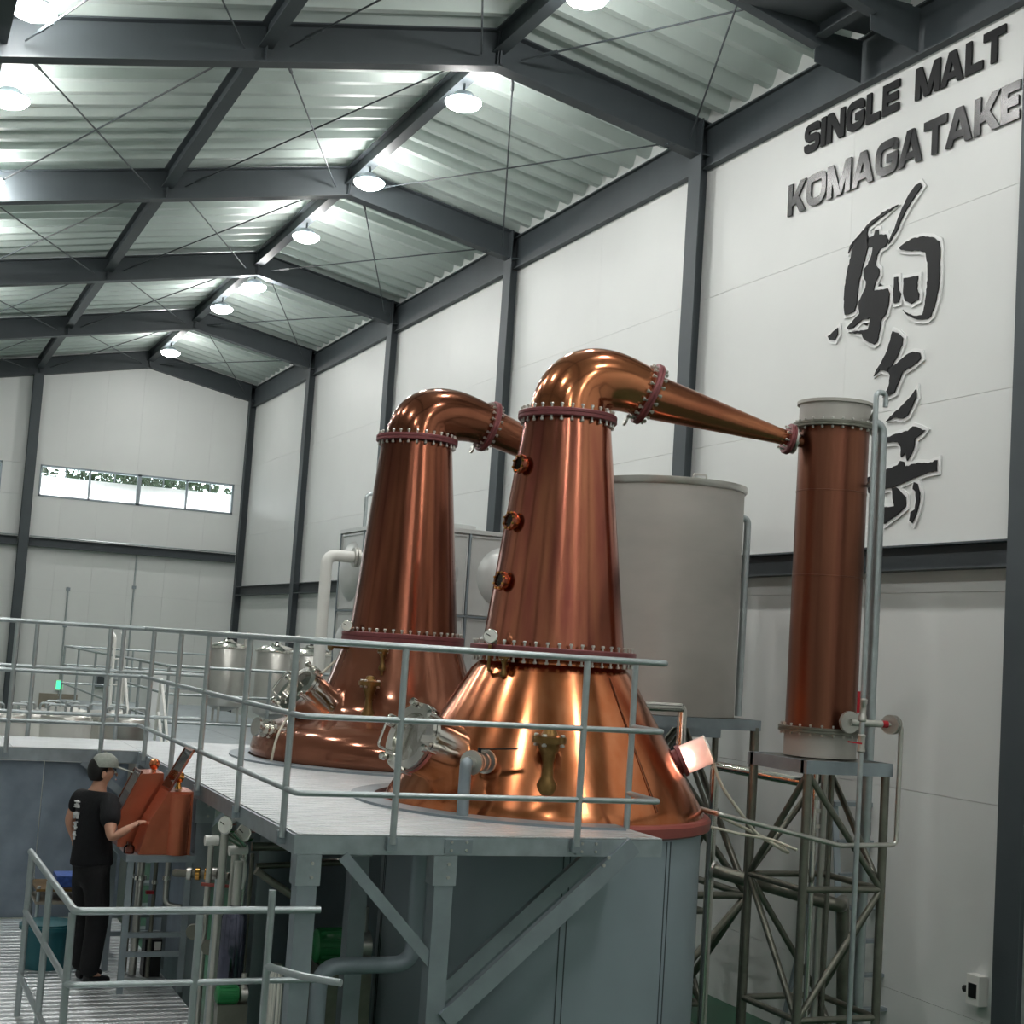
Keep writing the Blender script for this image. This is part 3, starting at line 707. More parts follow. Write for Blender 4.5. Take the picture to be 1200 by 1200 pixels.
# splice plates and bolts on the front channel
for px in (537, 689):
    p = P(px, 991, Y=FY0)
    sp = MB().box(p.x-.09, p.x+.09, FY0-.012, FY0, DZ-.105, DZ-.02).build('splice_plate', 'galv_matt', deck, smooth=0)
    for dx in (-.05, .05):
        for dz in (-.035, -.085): MB().lathe([(.009, 0), (.009, .012)], (p.x+dx, FY0-.012, DZ+dz), (0, -1, 0), 6).build('bolt', 'stainless', sp)
LEGS = [(P(362, 1010, Y=FY0).x, FY0+.06), (P(522, 1010, Y=FY0).x, FY0+.06), (3.22, 9.95), (2.49, 11.6), (2.49, 14.3), (.9, 14.56), (3.05, 12.3)]
for (x, y) in LEGS:
    lg = MB().box(x-.06, x+.06, y-.06, y+.06, 0, DZ-.12).build('leg', 'galv_matt', deck, smooth=0)
    MB().box(x-.075, x+.075, y-.066, y+.066, DZ-.30, DZ-.12).build('bracket', 'galv', lg, smooth=0)
    for dz in (-.17, -.25): MB().lathe([(.011, 0), (.011, .012)], (x+.02, y-.066, DZ+dz), (0, -1, 0), 6).build('bolt', 'stainless', lg)
    MB().box(x-.1, x+.1, y-.1, y+.1, 0, .015).build('foot_plate', 'galv', lg, smooth=0)
def strut(pa, pb, Ya, Yb, w, h, name='strut'):
    return MB().bar(P(*pa, Y=Ya), P(*pb, Y=Yb), w, h, up=(0, -1, 0)).build(name, 'galv_matt', deck, smooth=0)
strut((402, 1003), (506, 1128), FY0+.0, FY0+.02, .07, .012, 'diagonal_brace')
strut((742, 990), (520, 1196), FY0+.0, FY0+.0, .115, .05, 'diagonal_channel')
strut((695, 1000), (500, 1180), FY0+.45, FY0+.45, .10, .05, 'diagonal_channel')
# two bolts where the front channel brace meets the deck
for (x, y) in ((707, 1014), (713, 1005)):
    p = P(x, y, Y=FY0-.025); MB().lathe([(.012, 0), (.012, .012)], p, (0, -1, 0), 6).build('bolt', 'stainless', deck)

# ------------------------------------------------------------------ railings
RT = .0215
def railing(name, label, paths, posts, zb, heights, posttop, group='pipe railings', r=RT):
    t = thing(name, label, 'railing', (posts[0][0], posts[0][1], zb), group)
    for path in paths:
        for i, h_ in enumerate(heights):
            MB().tube(bend([(x, y, zb+h_) for (x, y) in path], .05), r if i == 0 else r*.85, 12).build('top_rail' if i == 0 else 'mid_rail' if i == 1 else 'lower_rail', 'galv_tube', t)
    for (x, y) in posts:
        q = MB().tube([(x, y, zb-.05), (x, y, zb+posttop)], r, 12).build('post', 'galv_tube', t)
        MB().box(x-.03, x+.03, y-.006, y+.03, zb-.09, zb-.01).build('post_bracket', 'galv_matt', q, smooth=0)
    return t
HS = (1.135, .69, .24)
rc = P(782, 778, Y=FY0-.03)
yl = [8.93, 10.15, 11.48, 12.6, 13.9]
railing('deck_railing', 'galvanized pipe railing around the still deck', [[(4.865, 9.2), (rc.x, FY0-.03), (FX0-.02, FY0-.03), (FX0-.02, 14.30), (.1, 14.30)]],
        [(4.865, 9.2), (P(676, 985, Y=FY0-.03).x, FY0-.03), (P(460, 985, Y=FY0-.03).x, FY0-.03)]+[(FX0-.02, y) for y in yl]+[(2.07, 14.30), (1.24, 14.30), (.3, 14.30)], DZ, HS, 1.12)
railing('deck_railing', 'galvanized pipe railing along the back edge of the still deck', [[(.1, FY1+.03), (3.3, FY1+.03)]], [(x, FY1+.03) for x in (.3, 1.55, 2.4, 3.27)], DZ, HS, 1.12)

# ------------------------------------------------------------------ lower platform with the spirit safe
LZ = 1.02
lp = thing('lower_platform', 'low grey steel platform the worker stands on', 'platform', (1, 11, 0))
for i in range(7):
    y0 = 7.7+i*.95
    MB().box(-1.2, .58, y0+.003, y0+.947, LZ-.006, LZ).build('floor_plate', 'deck_plate', lp, smooth=0)
    MB().box(.586, 2.36, y0+.003, y0+.947, LZ-.006, LZ).build('floor_plate', 'deck_plate', lp, smooth=0)
for x in (-1.15, .58, 2.31): MB().bar((x, 7.7, LZ-.08), (x, 14.33, LZ-.08), .06, .13).build('beam', 'galv_matt', lp, smooth=0)
for x in (-1.15, .58, 2.26):
    for y in (7.8, 11.0, 14.2): MB().box(x-.04, x+.04, y-.04, y+.04, 0, LZ-.02).build('leg', 'galv_matt', lp, smooth=0)
c0 = P(88, 1068, Z=LZ+1.1); c1 = P(375, 1066, Z=LZ+1.1); c2 = P(36, 998, Z=LZ+1.1)
yy = (c0.y+c1.y)/2; xx = (c0.x+c2.x)/2
railing('platform_railing', 'galvanized pipe railing guarding the low platform by the worker', [[(c2.x, c2.y), (c0.x, yy), (c1.x, yy)]],
        [(c2.x+.01, c2.y), ((c0.x*.5+c2.x*.5), (yy+c2.y)/2), (c0.x-.005, yy+.06), (P(235, 1066, Y=yy).x, yy)], LZ, (1.1, .70, .28), 1.08)
sr = P(318, 1030, Y=8.5)
railing('stair_railing', 'short galvanized pipe railing beside the front deck leg', [[(sr.x, 8.45), (sr.x+.12, 8.2), (sr.x+.30, 8.0)]], [(sr.x, 8.45)], LZ, (.83, .39, .12), 1.25)
# grey sheet wall under the side deck
sw = thing('sheet_metal_screen', 'blue grey sheet metal panels under the side deck', 'panel', (1.3, 14.45, LZ))
for (a, b) in ((.0, .8), (.8, 1.6), (1.6, 2.36)):
    MB().box(a+.004, b-.004, 14.42, 14.45, LZ, DZ-.13).build('panel', 'panel_blue', sw, smooth=0)
MB().box(2.60, 2.63, 12.2, 14.2, .0, DZ-.13).build('return_panel', 'panel_blue', sw, smooth=0)
b = MB().bar(P(97, 892, Y=14.36), P(150, 935, Y=14.36), .07, .015, up=(0, -1, 0)).build('brace', 'galv_matt', sw, smooth=0)

# ------------------------------------------------------------------ lettering on the right wall
LX = XO-.028
RB = 0
def para(mb, a, b, t, org):
    """slanting stroke with level ends"""
    global RB; RB = (RB+1) % 7
    d = Vector((b[0]-a[0], b[1]-a[1])); k = t/2/max(.3, abs(d.y)/d.length)
    mb.prism([V(LX-.0006*RB, org[0]-x, org[1]+y) for x, y in ((a[0]-k, a[1]), (a[0]+k, a[1]), (b[0]+k, b[1]), (b[0]-k, b[1]))], (.02, 0, 0))
def ribbon(mb, pts, wd, org, closed=False):
    """flat stroke along 2D points (metres right, metres up) on the wall, as extruded quads"""
    pts = [Vector((p[0], p[1])) for p in pts]; n = len(pts)
    def nrm(a, b):
        d = (b-a).normalized(); return Vector((-d.y, d.x))
    Ls = []
    for i in range(n):
        a = pts[i-1] if (i or closed) else None; b = pts[(i+1) % n] if (i < n-1 or closed) else None
        if a is None: m_ = nrm(pts[i], b)
        elif b is None: m_ = nrm(a, pts[i])
        else:
            n1, n2 = nrm(a, pts[i]), nrm(pts[i], b); m_ = (n1+n2); m_ = m_/max(.35, m_.dot(n1)) if m_.length > 1e-5 else n1
        Ls.append((pts[i]+m_*wd/2, pts[i]-m_*wd/2))
    global RB; RB = (RB+1) % 7
    to = lambda q: V(LX-.0006*RB, org[0]-q.x, org[1]+q.y)
    for i in range(n if closed else n-1):
        j = (i+1) % n
        mb.prism([to(Ls[i][0]), to(Ls[j][0]), to(Ls[j][1]), to(Ls[i][1])], (.02, 0, 0))
def b2(pts, r): return [(p.x, p.y) for p in bend([(x, y, 0) for x, y in pts], r, 5)]
def glyph(ch, yl, yr_, zb, h, t):
    w_ = abs(yl-yr_); mb = MB(); o = (yl, zb); l, r, b, T, M_ = t/2, w_-t/2, t/2, h-t/2, h/2
    R = lambda p, **k: ribbon(mb, p, t, o, **k)
    if ch == 'I': ribbon(mb, [(w_/2, 0), (w_/2, h)], w_, o)
    if ch == 'L': R([(l, h), (l, b), (w_, b)])
    if ch == 'E': R([(w_, T), (l, T), (l, b), (w_, b)]); R([(l, M_), (w_*.93, M_)])
    if ch == 'T': R([(0, T), (w_, T)]); R([(w_/2, 0), (w_/2, h-t*.2)])
    Q = lambda a, b: para(mb, a, b, t, o)
    if ch == 'N': R([(l, 0), (l, h)]); R([(r, 0), (r, h)]); Q((r-t*.05, 0), (l+t*.05, h))
    if ch == 'M': R([(l, 0), (l, h)]); R([(r, 0), (r, h)]); Q((w_/2, 0), (l+t*.1, h)); Q((w_/2, 0), (r-t*.1, h))
    if ch == 'A': Q((t*.55, 0), (w_/2-t*.08, h)); Q((w_-t*.55, 0), (w_/2+t*.08, h)); ribbon(mb, [(w_*.26, h*.27), (w_*.74, h*.27)], t*.8, o)
    if ch == 'K': R([(l, 0), (l, h)]); Q((l+t*.5, h*.30), (r-t*.1, h)); Q((r, 0), (w_*.42, h*.58))
    if ch == 'O':
        p = b2([(w_/2, T), (r, T), (r, b), (l, b), (l, T), (w_/2-.001, T)], w_*.34); R(p[:-1], closed=True)
    if ch == 'G': R(b2([(r, h*.66), (r, T), (l, T), (l, b), (r, b), (r, h*.46)], w_*.3)); R([(r+l, h*.46), (w_*.5, h*.46)])
    if ch == 'S': R(b2([(r, h*.70), (r, T), (l, T), (l, M_), (r, M_), (r, b), (l, b), (l, h*.3)], w_*.24))
    return mb
def px6(x, y): return (900+x/4, y/4)
def line(name, text, spans, base, top, label, mt, t):
    z0 = sum(P(*px6(*q), X=LX).z for q in base)/len(base); z1 = sum(P(*px6(*q), X=LX).z for q in top)/len(top)
    s_ = thing(name, label, 'lettering', (LX, P(*px6(*base[0]), X=LX).y, z0), 'black wall lettering'); h = z1-z0
    bx0, by0 = base[0]; bx1, by1 = base[-1]; tx0, ty0 = top[0]; tx1, ty1 = top[-1]
    for ch, (a, b) in zip(text, spans):
        f = lambda x: ((by0+(by1-by0)*(x-bx0)/(bx1-bx0))+(ty0+(ty1-ty0)*(x-tx0)/(tx1-tx0)))/2
        ya = P(*px6(a, f(a)), X=LX).y; yb = P(*px6(b, f(b)), X=LX).y
        glyph(ch, ya, yb, z0, h, t).build('letter', mt, s_, smooth=0)
line('wall_lettering', 'SINGLEMALT', [(170, 242), (247, 270), (277, 358), (366, 450), (460, 525), (536, 614), (690, 805), (808, 916), (925, 1008), (1008, 1112)],
     [(190, 715), (612, 507), (693, 468), (1060, 300)], [(225, 563), (612, 370), (1110, 115)], 'upper black wall lettering reading SINGLE MALT', 'black_paint', .082)
line('wall_lettering', 'KOMAGATAKE', [(93, 174), (180, 272), (278, 388), (393, 495), (503, 608), (610, 722), (728, 836), (832, 957), (965, 1085), (1092, 1180)],
     [(93, 1012), (775, 728)], [(105, 862), (835, 535)], 'lower glossy black wall lettering reading KOMAGATAKE', 'letter_gloss', .088)

K7 = [  # brush strokes of the upper character, crop pixels
 [(565,198),(480,240),(400,300),(330,380),(280,440),(270,485),(300,432),(345,377),(400,322),(480,258)],
 [(385,340),(380,370),(390,395),(385,450),(375,490),(355,560),(335,640),(325,720),(320,780),(305,825),(270,840),(250,845),(245,800),(248,700),(262,600),(285,510),(300,425),(340,375)],
 [(380,395),(420,380),(430,345),(445,345),(447,375),(490,372),(505,405),(490,440),(460,455),(435,500),(430,555),(450,575),(450,610),(430,650),(420,690),(418,702),(500,690),(512,720),(505,780),(490,840),(465,870),(455,930),(440,1000),(420,1018),(395,1010),(360,985),(350,955),(270,950),(345,935),(385,930),(395,890),(400,855),(385,870),(350,872),(330,890),(300,920),(270,930),(262,920),(290,890),(335,840),(330,770),(350,730),(370,690),(375,650),(360,620),(360,580),(385,550),(405,500),(415,445),(395,450),(382,440)],
 [(690,70),(702,90),(680,125),(640,180),(600,250),(575,300),(550,360),(520,410),(505,430),(520,385),(545,330),(565,270),(590,210),(625,140),(665,85)],
 [(568,455),(600,425),(640,400),(700,385),(760,388),(800,410),(808,450),(806,560),(800,680),(785,760),(768,815),(755,850),(735,868),(700,872),(660,868),(620,850),(590,815),(620,838),(660,850),(705,845),(715,800),(728,720),(735,620),(735,540),(722,478),(690,468),(620,470),(580,465)],
 [(540,625),(560,622),(565,700),(578,720),(565,770),(538,778),(533,720)],
 [(595,630),(678,615),(672,690),(685,720),(680,755),(640,780),(605,765),(592,720)],
 [(150,970),(175,950),(208,920),(208,960),(190,995),(160,990)]]
K8 = [
 [(530,-60),(560,-50),(590,-20),(585,20),(560,80),(520,150),(500,180),(455,165),(420,205),(440,160),(470,110),(495,60),(515,0)],
 [(500,160),(560,125),(610,80),(650,60),(690,68),(695,100),(650,140),(590,175),(575,215),(555,260),(540,300),(500,320),(470,330),(495,290),(510,250),(515,200)]]
K9 = [
 [(665,282),(668,330),(640,390),(620,430),(590,450),(540,445),(490,470),(530,430),(580,380),(630,330)],
 [(470,575),(560,540),(620,525),(650,497),(690,510),(720,520),(700,540),(660,570),(655,620),(640,660),(615,700),(605,650),(580,680),(578,620),(560,590),(510,592),(475,600)],
 [(380,800),(470,760),(560,725),(575,700),(595,705),(600,735),(680,710),(740,715),(790,695),(788,760),(730,770),(650,800),(590,830),(545,850),(505,860),(440,880),(390,890),(380,840)],
 [(470,975),(540,965),(530,920),(525,860),(550,855),(575,880),(605,910),(605,970),(560,1010),(520,1040),(480,1070)],
 [(655,825),(675,835),(690,890),(685,950),(665,1020),(645,1065),(628,1050),(635,1000),(660,985),(668,930),(665,880),(648,865)]]
def brush(name, label, polys, ox, oy):
    t = thing(name, label, 'lettering', P(ox+100, oy+150, X=XO-.03), 'brush characters on the wall')
    for i, poly in enumerate(polys):
        q = [P(ox+x/5, oy+y/5, X=XO-.03) for x, y in poly]
        yz = [Vector((p.y, p.z)) for p in q]; n = len(yz)
        ar = sum(yz[k].x*yz[(k+1) % n].y-yz[(k+1) % n].x*yz[k].y for k in range(n)); sg = 1 if ar > 0 else -1
        off = []
        for k in range(n):
            a, b, c = yz[k-1], yz[k], yz[(k+1) % n]
            n1 = Vector(((b-a).y, -(b-a).x)).normalized(); n2 = Vector(((c-b).y, -(c-b).x)).normalized(); m_ = n1+n2
            m_ = m_/max(.6, m_.dot(n1)) if m_.length > 1e-4 else n1
            off.append(b+m_*sg*.036)
        MB().prism([(XO-.018-.0004*i, p.x, p.y) for p in off], (.016, 0, 0)).build('white_backing', 'white_board', t, smooth=0)
        fine = []
        for k in range(n):
            a, b = yz[k], yz[(k+1) % n]; m_ = max(1, int((b-a).length/.03))
            for j in range(m_):
                p = a+(b-a)*(j/m_); fine.append(p+Vector((random.uniform(-1, 1), random.uniform(-1, 1)))*.006 if j else p)
        MB().prism([(XO-.034, p.x, p.y) for p in fine], (.012, 0, 0)).build('stroke', 'black_paint', t, smooth=0)
brush('brush_character', 'top black brush character cut out on the lettered wall', K7, 940, 200)
brush('brush_character', 'small middle black brush character on the lettered wall', K8, 940, 400)
brush('brush_character', 'bottom black brush character partly behind the condenser pipes', K9, 940, 400)

# ------------------------------------------------------------------ pipework by the condenser
def pipe(name, label, pts, r, mt='steel_tube', br=.06, flanges=(), seg=14):
    o = MB().tube(bend(pts, br), r, seg).build(name, mt); tag(o, label, 'pipe')
    for (c, d, R) in flanges: MB().disc(c, d, R, .022, 20).build('pipe_flange', 'stainless', o)
    return o
a = P(1034, 505, Y=10.15); f0 = V(K1[0]+.28, 10.15, 5.62)
pipe('riser_pipe', 'thick grey riser pipe curving into the condenser top', [V(K1[0]+.26, 10.15, 5.765), V(a.x, 10.15, 5.765), V(a.x, 10.15, .0)], .042, 'galv_tube', .1)
b = P(1027, 462, Y=9.57)
th = pipe('vent_pipe', 'thin grey vent pipe with a hooked top beside the condenser', [V(b.x+.09, 9.57, b.z-.09), V(b.x+.09, 9.57, b.z+.02), V(b.x, 9.57, b.z+.02), V(b.x, 9.57, .0)], .021, 'galv_tube', .045)
for y in (482, 563):
    c = P(1024, y, Y=9.57); MB().bar((K1[0]+.22, 9.95, c.z), (b.x, 9.575, c.z), .03, .012).build('pipe_clamp', 'steel_tube', th, smooth=0)
v = P(1011, 832, Y=9.57)
MB().lathe([(.022, -.09), (.035, -.08), (.035, -.05), (.028, -.04), (.028, .04), (.035, .05), (.035, .08), (.022, .09)], (b.x, 9.57, v.z), (0, 0, 1), 14).build('ball_valve', 'stainless', th)
MB().bar((b.x-.07, 9.53, v.z-.02), (b.x-.07, 9.53, v.z+.14), .02, .012).build('valve_handle', 'red_plastic', th)
v = P(1010, 871, Y=9.57)
MB().lathe([(.022, -.07), (.033, -.06), (.028, -.03), (.028, .03), (.033, .06), (.022, .07)], (b.x, 9.57, v.z), (0, 0, 1), 14).build('ball_valve', 'stainless', th)
MB().bar((b.x-.03, 9.53, v.z), (b.x-.16, 9.51, v.z+.01), .02, .012).build('valve_handle', 'red_plastic', th)
GZ = 3.325
g0 = P(997, 849, Y=9.71); g0.z = GZ; g1 = P(1056, 856, Y=9.66); g1.z = GZ; g2 = P(1050, 990, Y=9.66); g3 = P(985, 991, Y=9.62); g4 = P(842, 954, Y=9.60); g5 = P(818, 947, Y=10.15)
dp = pipe('drain_pipe', 'thin steel pipe looping from the condenser foot toward the still', [V(g0.x, K1[1]-.27, GZ), g0, g1, g2, g3, g4, g5], .019, 'stainless', .05)
MB().disc(g0+V(0, .02, 0), (0, 1, 0), .085, .03, 24).build('pipe_flange', 'stainless', dp)
gm = g0+(g1-g0)*.8
for k in (-.012, .016): MB().disc(gm+V(k, 0, 0), (1, .5, 0), .075, .02, 24).build('pipe_flange', 'stainless', dp)
MB().tube([g0, g0+(g1-g0)*.62], .028, 14).build('tee', 'stainless', dp)
MB().disc(g0+(g1-g0)*.66, (1, 0, 0), .028, .05, 12).build('union', 'red_plastic', dp)
h0 = P(838, 897, Y=11.3); h1 = P(948, 918, Y=10.4)
pipe('chrome_pipe', 'polished chrome pipe running level into the condenser tower', [V(h0.x, h0.y, .6), V(h0.x, h0.y, h0.z), h1, V(h1.x, h1.y, 2.0)], .04, 'chrome', .05)
k0 = P(742, 828, Y=11.75); k1 = P(800, 829, Y=11.55); k2 = P(795, 900, Y=11.55)
pipe('chrome_elbow_pipe', 'polished chrome pipe turning down behind the front still cone', [V(5.6, 11.35, k1.z), V(k1.x, k1.y, k1.z), V(k1.x, k1.y, .3)], .042, 'chrome', .05)
m0 = P(836, 1020, Y=10.9); m1 = P(985, 1062, Y=10.15); m2 = P(1004, 1066, Y=10.3)
pipe('water_pipe', 'thick dull steel pipe passing through the condenser tower', [m0, m1, m2+V(.15, .4, 0), V(m2.x+.25, 10.7, 0)], .055, 'steel_tube', .12, [(m0, m1-m0, .08)])
n0 = P(905, 1036, Y=10.6)
pipe('hose_pipe', 'pale thin hose strung between still and tower', [P(833, 969, Y=9.98), P(865, 977, Y=9.88), P(905, 984, Y=9.86), P(934, 996, Y=9.64)], .011, 'hose_beige', .05)
# down pipes inside the tower
for i, (px_, Y_) in enumerate(((957, 10.0), (967, 10.42), (976, 9.93))):
    q = P(px_, 900, Y=Y_)
    pp = pipe('down_pipe', ['bright down pipe with unions inside the condenser tower', 'grey down pipe inside the tower next to the bright one', 'dull thin down pipe inside the tower'][i], [V(q.x, q.y, 3.0), V(q.x, q.y, 0)], (.022, .03, .018)[i], ('chrome', 'stainless', 'steel_tube')[i])
    if i == 0:
        for yy in (935, 950, 968, 985): MB().disc(P(px_, yy, Y=Y_), (0, 0, 1), .034, .03, 12).build('union', 'stainless', pp)
# step ladder behind the tower
ldr = thing('step_ladder', 'grey folding step ladder standing behind the condenser tower', 'ladder', (8.1, 12.0, 0))
def lrail(x0, x1, y, ytop, ztop=2.45): return [(x0, y, 0), (x1, ytop, ztop)]
xa, xb = P(985, 1150, Y=11.9).x, P(1045, 1150, Y=11.9).x
A = [lrail(xa-.05, xa+.06, 11.7, 12.2), lrail(xb+.05, xb-.12, 11.7, 12.2)]
for p, q in A: MB().bar(p, q, .06, .025).build('rail', 'galv_matt', ldr, smooth=0)
for i in range(7):
    s_ = (i+1)*.3/2.45; p = Vector(A[0][0])+(Vector(A[0][1])-Vector(A[0][0]))*s_; q = Vector(A[1][0])+(Vector(A[1][1])-Vector(A[1][0]))*s_
    MB().bar(p, q, .08, .03).build('step', 'galv_matt', ldr, smooth=0)
for (x0, x1) in ((xa-.1, xa+.06), (xb+.1, xb-.12)): MB().bar((x0, 12.75, 0), (x1, 12.24, 2.45), .05, .025).build('prop', 'galv_matt', ldr, smooth=0)
MB().box(xa+.02, xb-.08, 12.13, 12.3, 2.43, 2.47).build('top_cap', 'galv_matt', ldr, smooth=0)
# outlet box on the wall
q = P(1142, 1160, X=XO-.06)
ob = thing('outlet_box', 'white surface outlet box low on the wall beside the near column', 'outlet', (XO, q.y, q.z-.1))
MB().box(XO-.1, XO-.001, q.y-.1, q.y+.06, q.z-.12, q.z+.13).build('box', 'white_plastic', ob, smooth=0)
MB().box(XO-.106, XO-.1, q.y-.07, q.y+.03, q.z-.06, q.z+.06).build('socket', 'black_plastic', ob, smooth=0)
MB().tube([(XO-.05, q.y+.05, q.z), (XO-.05, q.y+.14, q.z-.02)], .03, 10).build('plug', 'rubber', ob)

# ------------------------------------------------------------------ spirit safe on its stand
SY = 11.42
ss = thing('safe_stand', 'grey square tube stand under the spirit safe', 'stand', (2.1, 11.7, LZ))
tz = P(180, 1002, Y=SY).z
x0, x1 = P(151, 1002, Y=SY).x, P(226, 1002, Y=SY).x
for x in (x0+.02, x1-.02):
    for y in (SY+.02, SY+.8): MB().box(x-.022, x+.022, y-.022, y+.022, LZ, tz-.05).build('leg', 'galv_matt', ss, smooth=0)
MB().box(x0-.02, x1+.02, SY-.02, SY+.84, tz-.05, tz).build('top_frame', 'galv_matt', ss, smooth=0)
for z in (LZ+.28, LZ+.42):
    for y in (SY+.02, SY+.8): MB().bar((x0, y, z), (x1, y, z), .035, .035).build('rung', 'galv_matt', ss, smooth=0)
def safe(label, poly, Y, d, lid, knob, kmat, front=False):
    t = thing('spirit_safe', label, 'spirit safe', P(*poly[-1], Y=Y), 'copper spirit safes')
    q = [P(x, y, Y=Y) for x, y in poly]; zb = tz+.002
    mz = min(p.z for p in q); q = [V(p.x, p.y, p.z+max(0, (zb-mz))) for p in q]
    for p in q:
        if p.z < zb+.09: p.z = zb
    MB().prism(q, (0, d, 0)).build('box', 'copper_safe', t, smooth=0)
    if front:
        xa_, xb_ = q[2].x+.02, q[3].x-.012; n_ = 12; top_ = q[2].z-.012
        vs_ = [V(xa_+(xb_-xa_)*i/n_, Y-.055*math.sin(PI*i/n_)**.8 if 0 < i < n_ else Y, 0) for i in range(n_+1)]
        MB().prism([V(p.x, p.y, zb) for p in vs_], (0, 0, top_-zb)).build('rounded_front', 'copper_safe', t, smooth=60)
    a, b = P(*lid[0], Y=Y+.01), P(*lid[1], Y=Y+.01)
    L_ = thing_child = MB()
    ux = (b-a).normalized()
    up_ = ux.cross(V(0, 1, 0))
    for (p, r_) in ((a, b), (a+V(0, d-.02, 0), b+V(0, d-.02, 0)), (a, a+V(0, d-.02, 0)), (b, b+V(0, d-.02, 0))): L_.bar(p, r_, .016, .016)
    lf = L_.build('lid_frame', 'copper_pink', t, smooth=0)
    MB().bar(a+V(0, d/2-.01, 0), b+V(0, d/2-.01, 0), d-.03, .006, up=tuple(up_)).build('lid_glass', 'glass', lf, smooth=0)
    kp = P(*knob, Y=Y+d/2)
    k = MB().lathe([(.03, -.08), (.02, -.06), (.016, -.03), (.03, -.02), (.042, .01), (.034, .04), (.012, .055)], kp, (0, 0, 1), 20).build('finial', kmat, t)
    return t
safe('front copper spirit safe box with its glass lid swung open', [(163, 990), (176, 962), (198, 928), (227, 928), (223, 997), (166, 997)], SY, .33, ((199, 926), (227, 880)), (210, 912), 'brass_bright', True)
safe('rear copper spirit safe box with sloping glass front', [(138, 958), (165, 907), (192, 906), (190, 985), (138, 985)], SY+.4, .34, ((139, 956), (166, 905)), (181, 897), 'copper_bright')
jar = thing('sample_jar', 'small clear glass sample jar on the stand beside the worker', 'jar', P(142, 1000, Y=SY+.05))
jp = P(143, 1001, Y=SY+.05)
MB().lathe([(.036, 0), (.04, .006), (.04, .05), (.022, .066), (.022, .085), (.019, .085), (.019, .066), (.036, .05), (.036, .008)], (jp.x+.05, SY+.06, tz+.002), (0, 0, 1), 20).build('glass_body', 'glass_warm', jar)
# pipework under and beside the safe
for i, (xx_, y0_, y1_, Y_, r_) in enumerate(((197, 1010, 1060, 11.7, .02), (183, 1015, 1110, 11.9, .016), (166, 1010, 1090, 12.0, .03), (157, 1008, 1070, 12.1, .014))):
    p = P(xx_, y0_, Y=Y_); q = P(xx_-3, y1_, Y=Y_)
    o = pipe('safe_pipe', ['steel drain pipe bending away under the spirit safe', 'thin dark tube under the spirit safe', 'jointed steel tube under the rear spirit safe', 'slim tube under the rear spirit safe by the leg'][i],
             [V(p.x, p.y, tz-.055), V(p.x, p.y, q.z)]+([q+V(.11, -.05, -.01)] if i == 0 else [V(p.x, p.y, LZ+.01)]), r_, 'steel_tube' if i % 2 else 'stainless', .08)
    MB().disc(V(p.x, p.y, p.z-.12), (0, 0, 1), r_*1.6, .03, 14).build('union', 'chrome', o)
p = P(175, 1045, Y=11.9); tag(MB().box(p.x-.03, p.x+.03, 11.86, 11.90, p.z-.012, p.z+.012).build('name_plate', 'red_plastic', smooth=0), 'tiny red plate on the tube under the spirit safe', 'plate')
bx = P(182, 1110, Y=11.9); sb = thing('switch_box', 'small dark switch box low behind the safe stand', 'switch box', (bx.x, 11.9, LZ))
MB().box(bx.x-.07, bx.x+.06, 11.95, 12.09, LZ, bx.z+.05).build('body', 'black_plastic', sb, smooth=0); MB().box(bx.x, bx.x+.05, 11.94, 11.95, bx.z-.03, bx.z+.03).build('meter_face', 'dial_white', sb, smooth=0)
# tubular manifold by the deck edge
mf = thing('sample_manifold', 'cluster of upright steel tubes with gauges at the deck edge', 'manifold', (2.2, 10.4, LZ))
for (xx_, yt, Y_, r_, mt_) in ((248, 985, 10.5, .022, 'stainless'), (264, 972, 10.24, .028, 'stainless'), (276, 995, 10.35, .026, 'stainless'), (288, 990, 10.4, .02, 'chrome'), (255, 1030, 10.3, .018, 'galv_tube'), (296, 1000, 10.6, .016, 'steel_tube')):
    p = P(xx_, yt, Y=Y_); MB().tube([(p.x, p.y, LZ+.0), p], r_, 12).build('upright_tube', mt_, mf)
for (a_, b_, Y_) in (((240, 985), (256, 985), 10.5), ((268, 997), (290, 995), 10.35)):
    MB().tube([P(*a_, Y=Y_), P(*b_, Y=Y_)], .035, 12).build('tube_cap', 'white_plastic', mf)
for (x_, y_, Y_) in ((265, 967, 10.22), (287, 976, 10.28)): gauge(mf, P(x_, y_, Y=Y_), (-.75, -.6, .1), .062)
for (a_, b_) in (((262, 978), (282, 990)), ((272, 975), (287, 990))): MB().tube([P(*a_, Y=10.24), P(*b_, Y=10.3)], .022, 10).build('link_tube', 'chrome', mf)
MB().tube(bend([P(284, 1005, Y=10.34), P(288, 1020, Y=10.33), P(283, 1042, Y=10.34)], .05), .016, 10).build('hose', 'white_plastic', mf)
MB().tube([P(205, 1023, Y=11.0), P(270, 1027, Y=10.5)], .028, 12).build('cross_pipe', 'steel_tube', mf)
for x_ in (222, 232, 243, 252): MB().disc(P(x_, 1024, Y=10.85-(x_-222)*.008), (1, -.4, 0), .045, .03, 16).build('union', 'brass_bright' if x_ in (232, 243) else 'stainless', mf)
MB().bar(P(236, 1036, Y=10.5), P(285, 1040, Y=10.4), .03, .02).build('support_bar', 'rim_red', mf, smooth=0)
for (x_, y_, mt_) in ((227, 1092, 'steel_tube'), (245, 1110, 'steel_tube')):
    q = P(x_, y_, Y=10.4); w_ = MB().lathe([(.05, -.02), (.055, 0), (.05, .02)], q, (-.4, -.9, 0), 20).build('hand_wheel', mt_, mf)
    MB().tube([q, q+V(.05, .12, 0)], .02, 10).build('valve_stem', 'stainless', mf)
fv = thing('flow_vessel', 'dark polished steel flow vessel under the deck corner', 'vessel', P(272, 1200, Y=9.9))
q = P(273, 1100, Y=9.9)
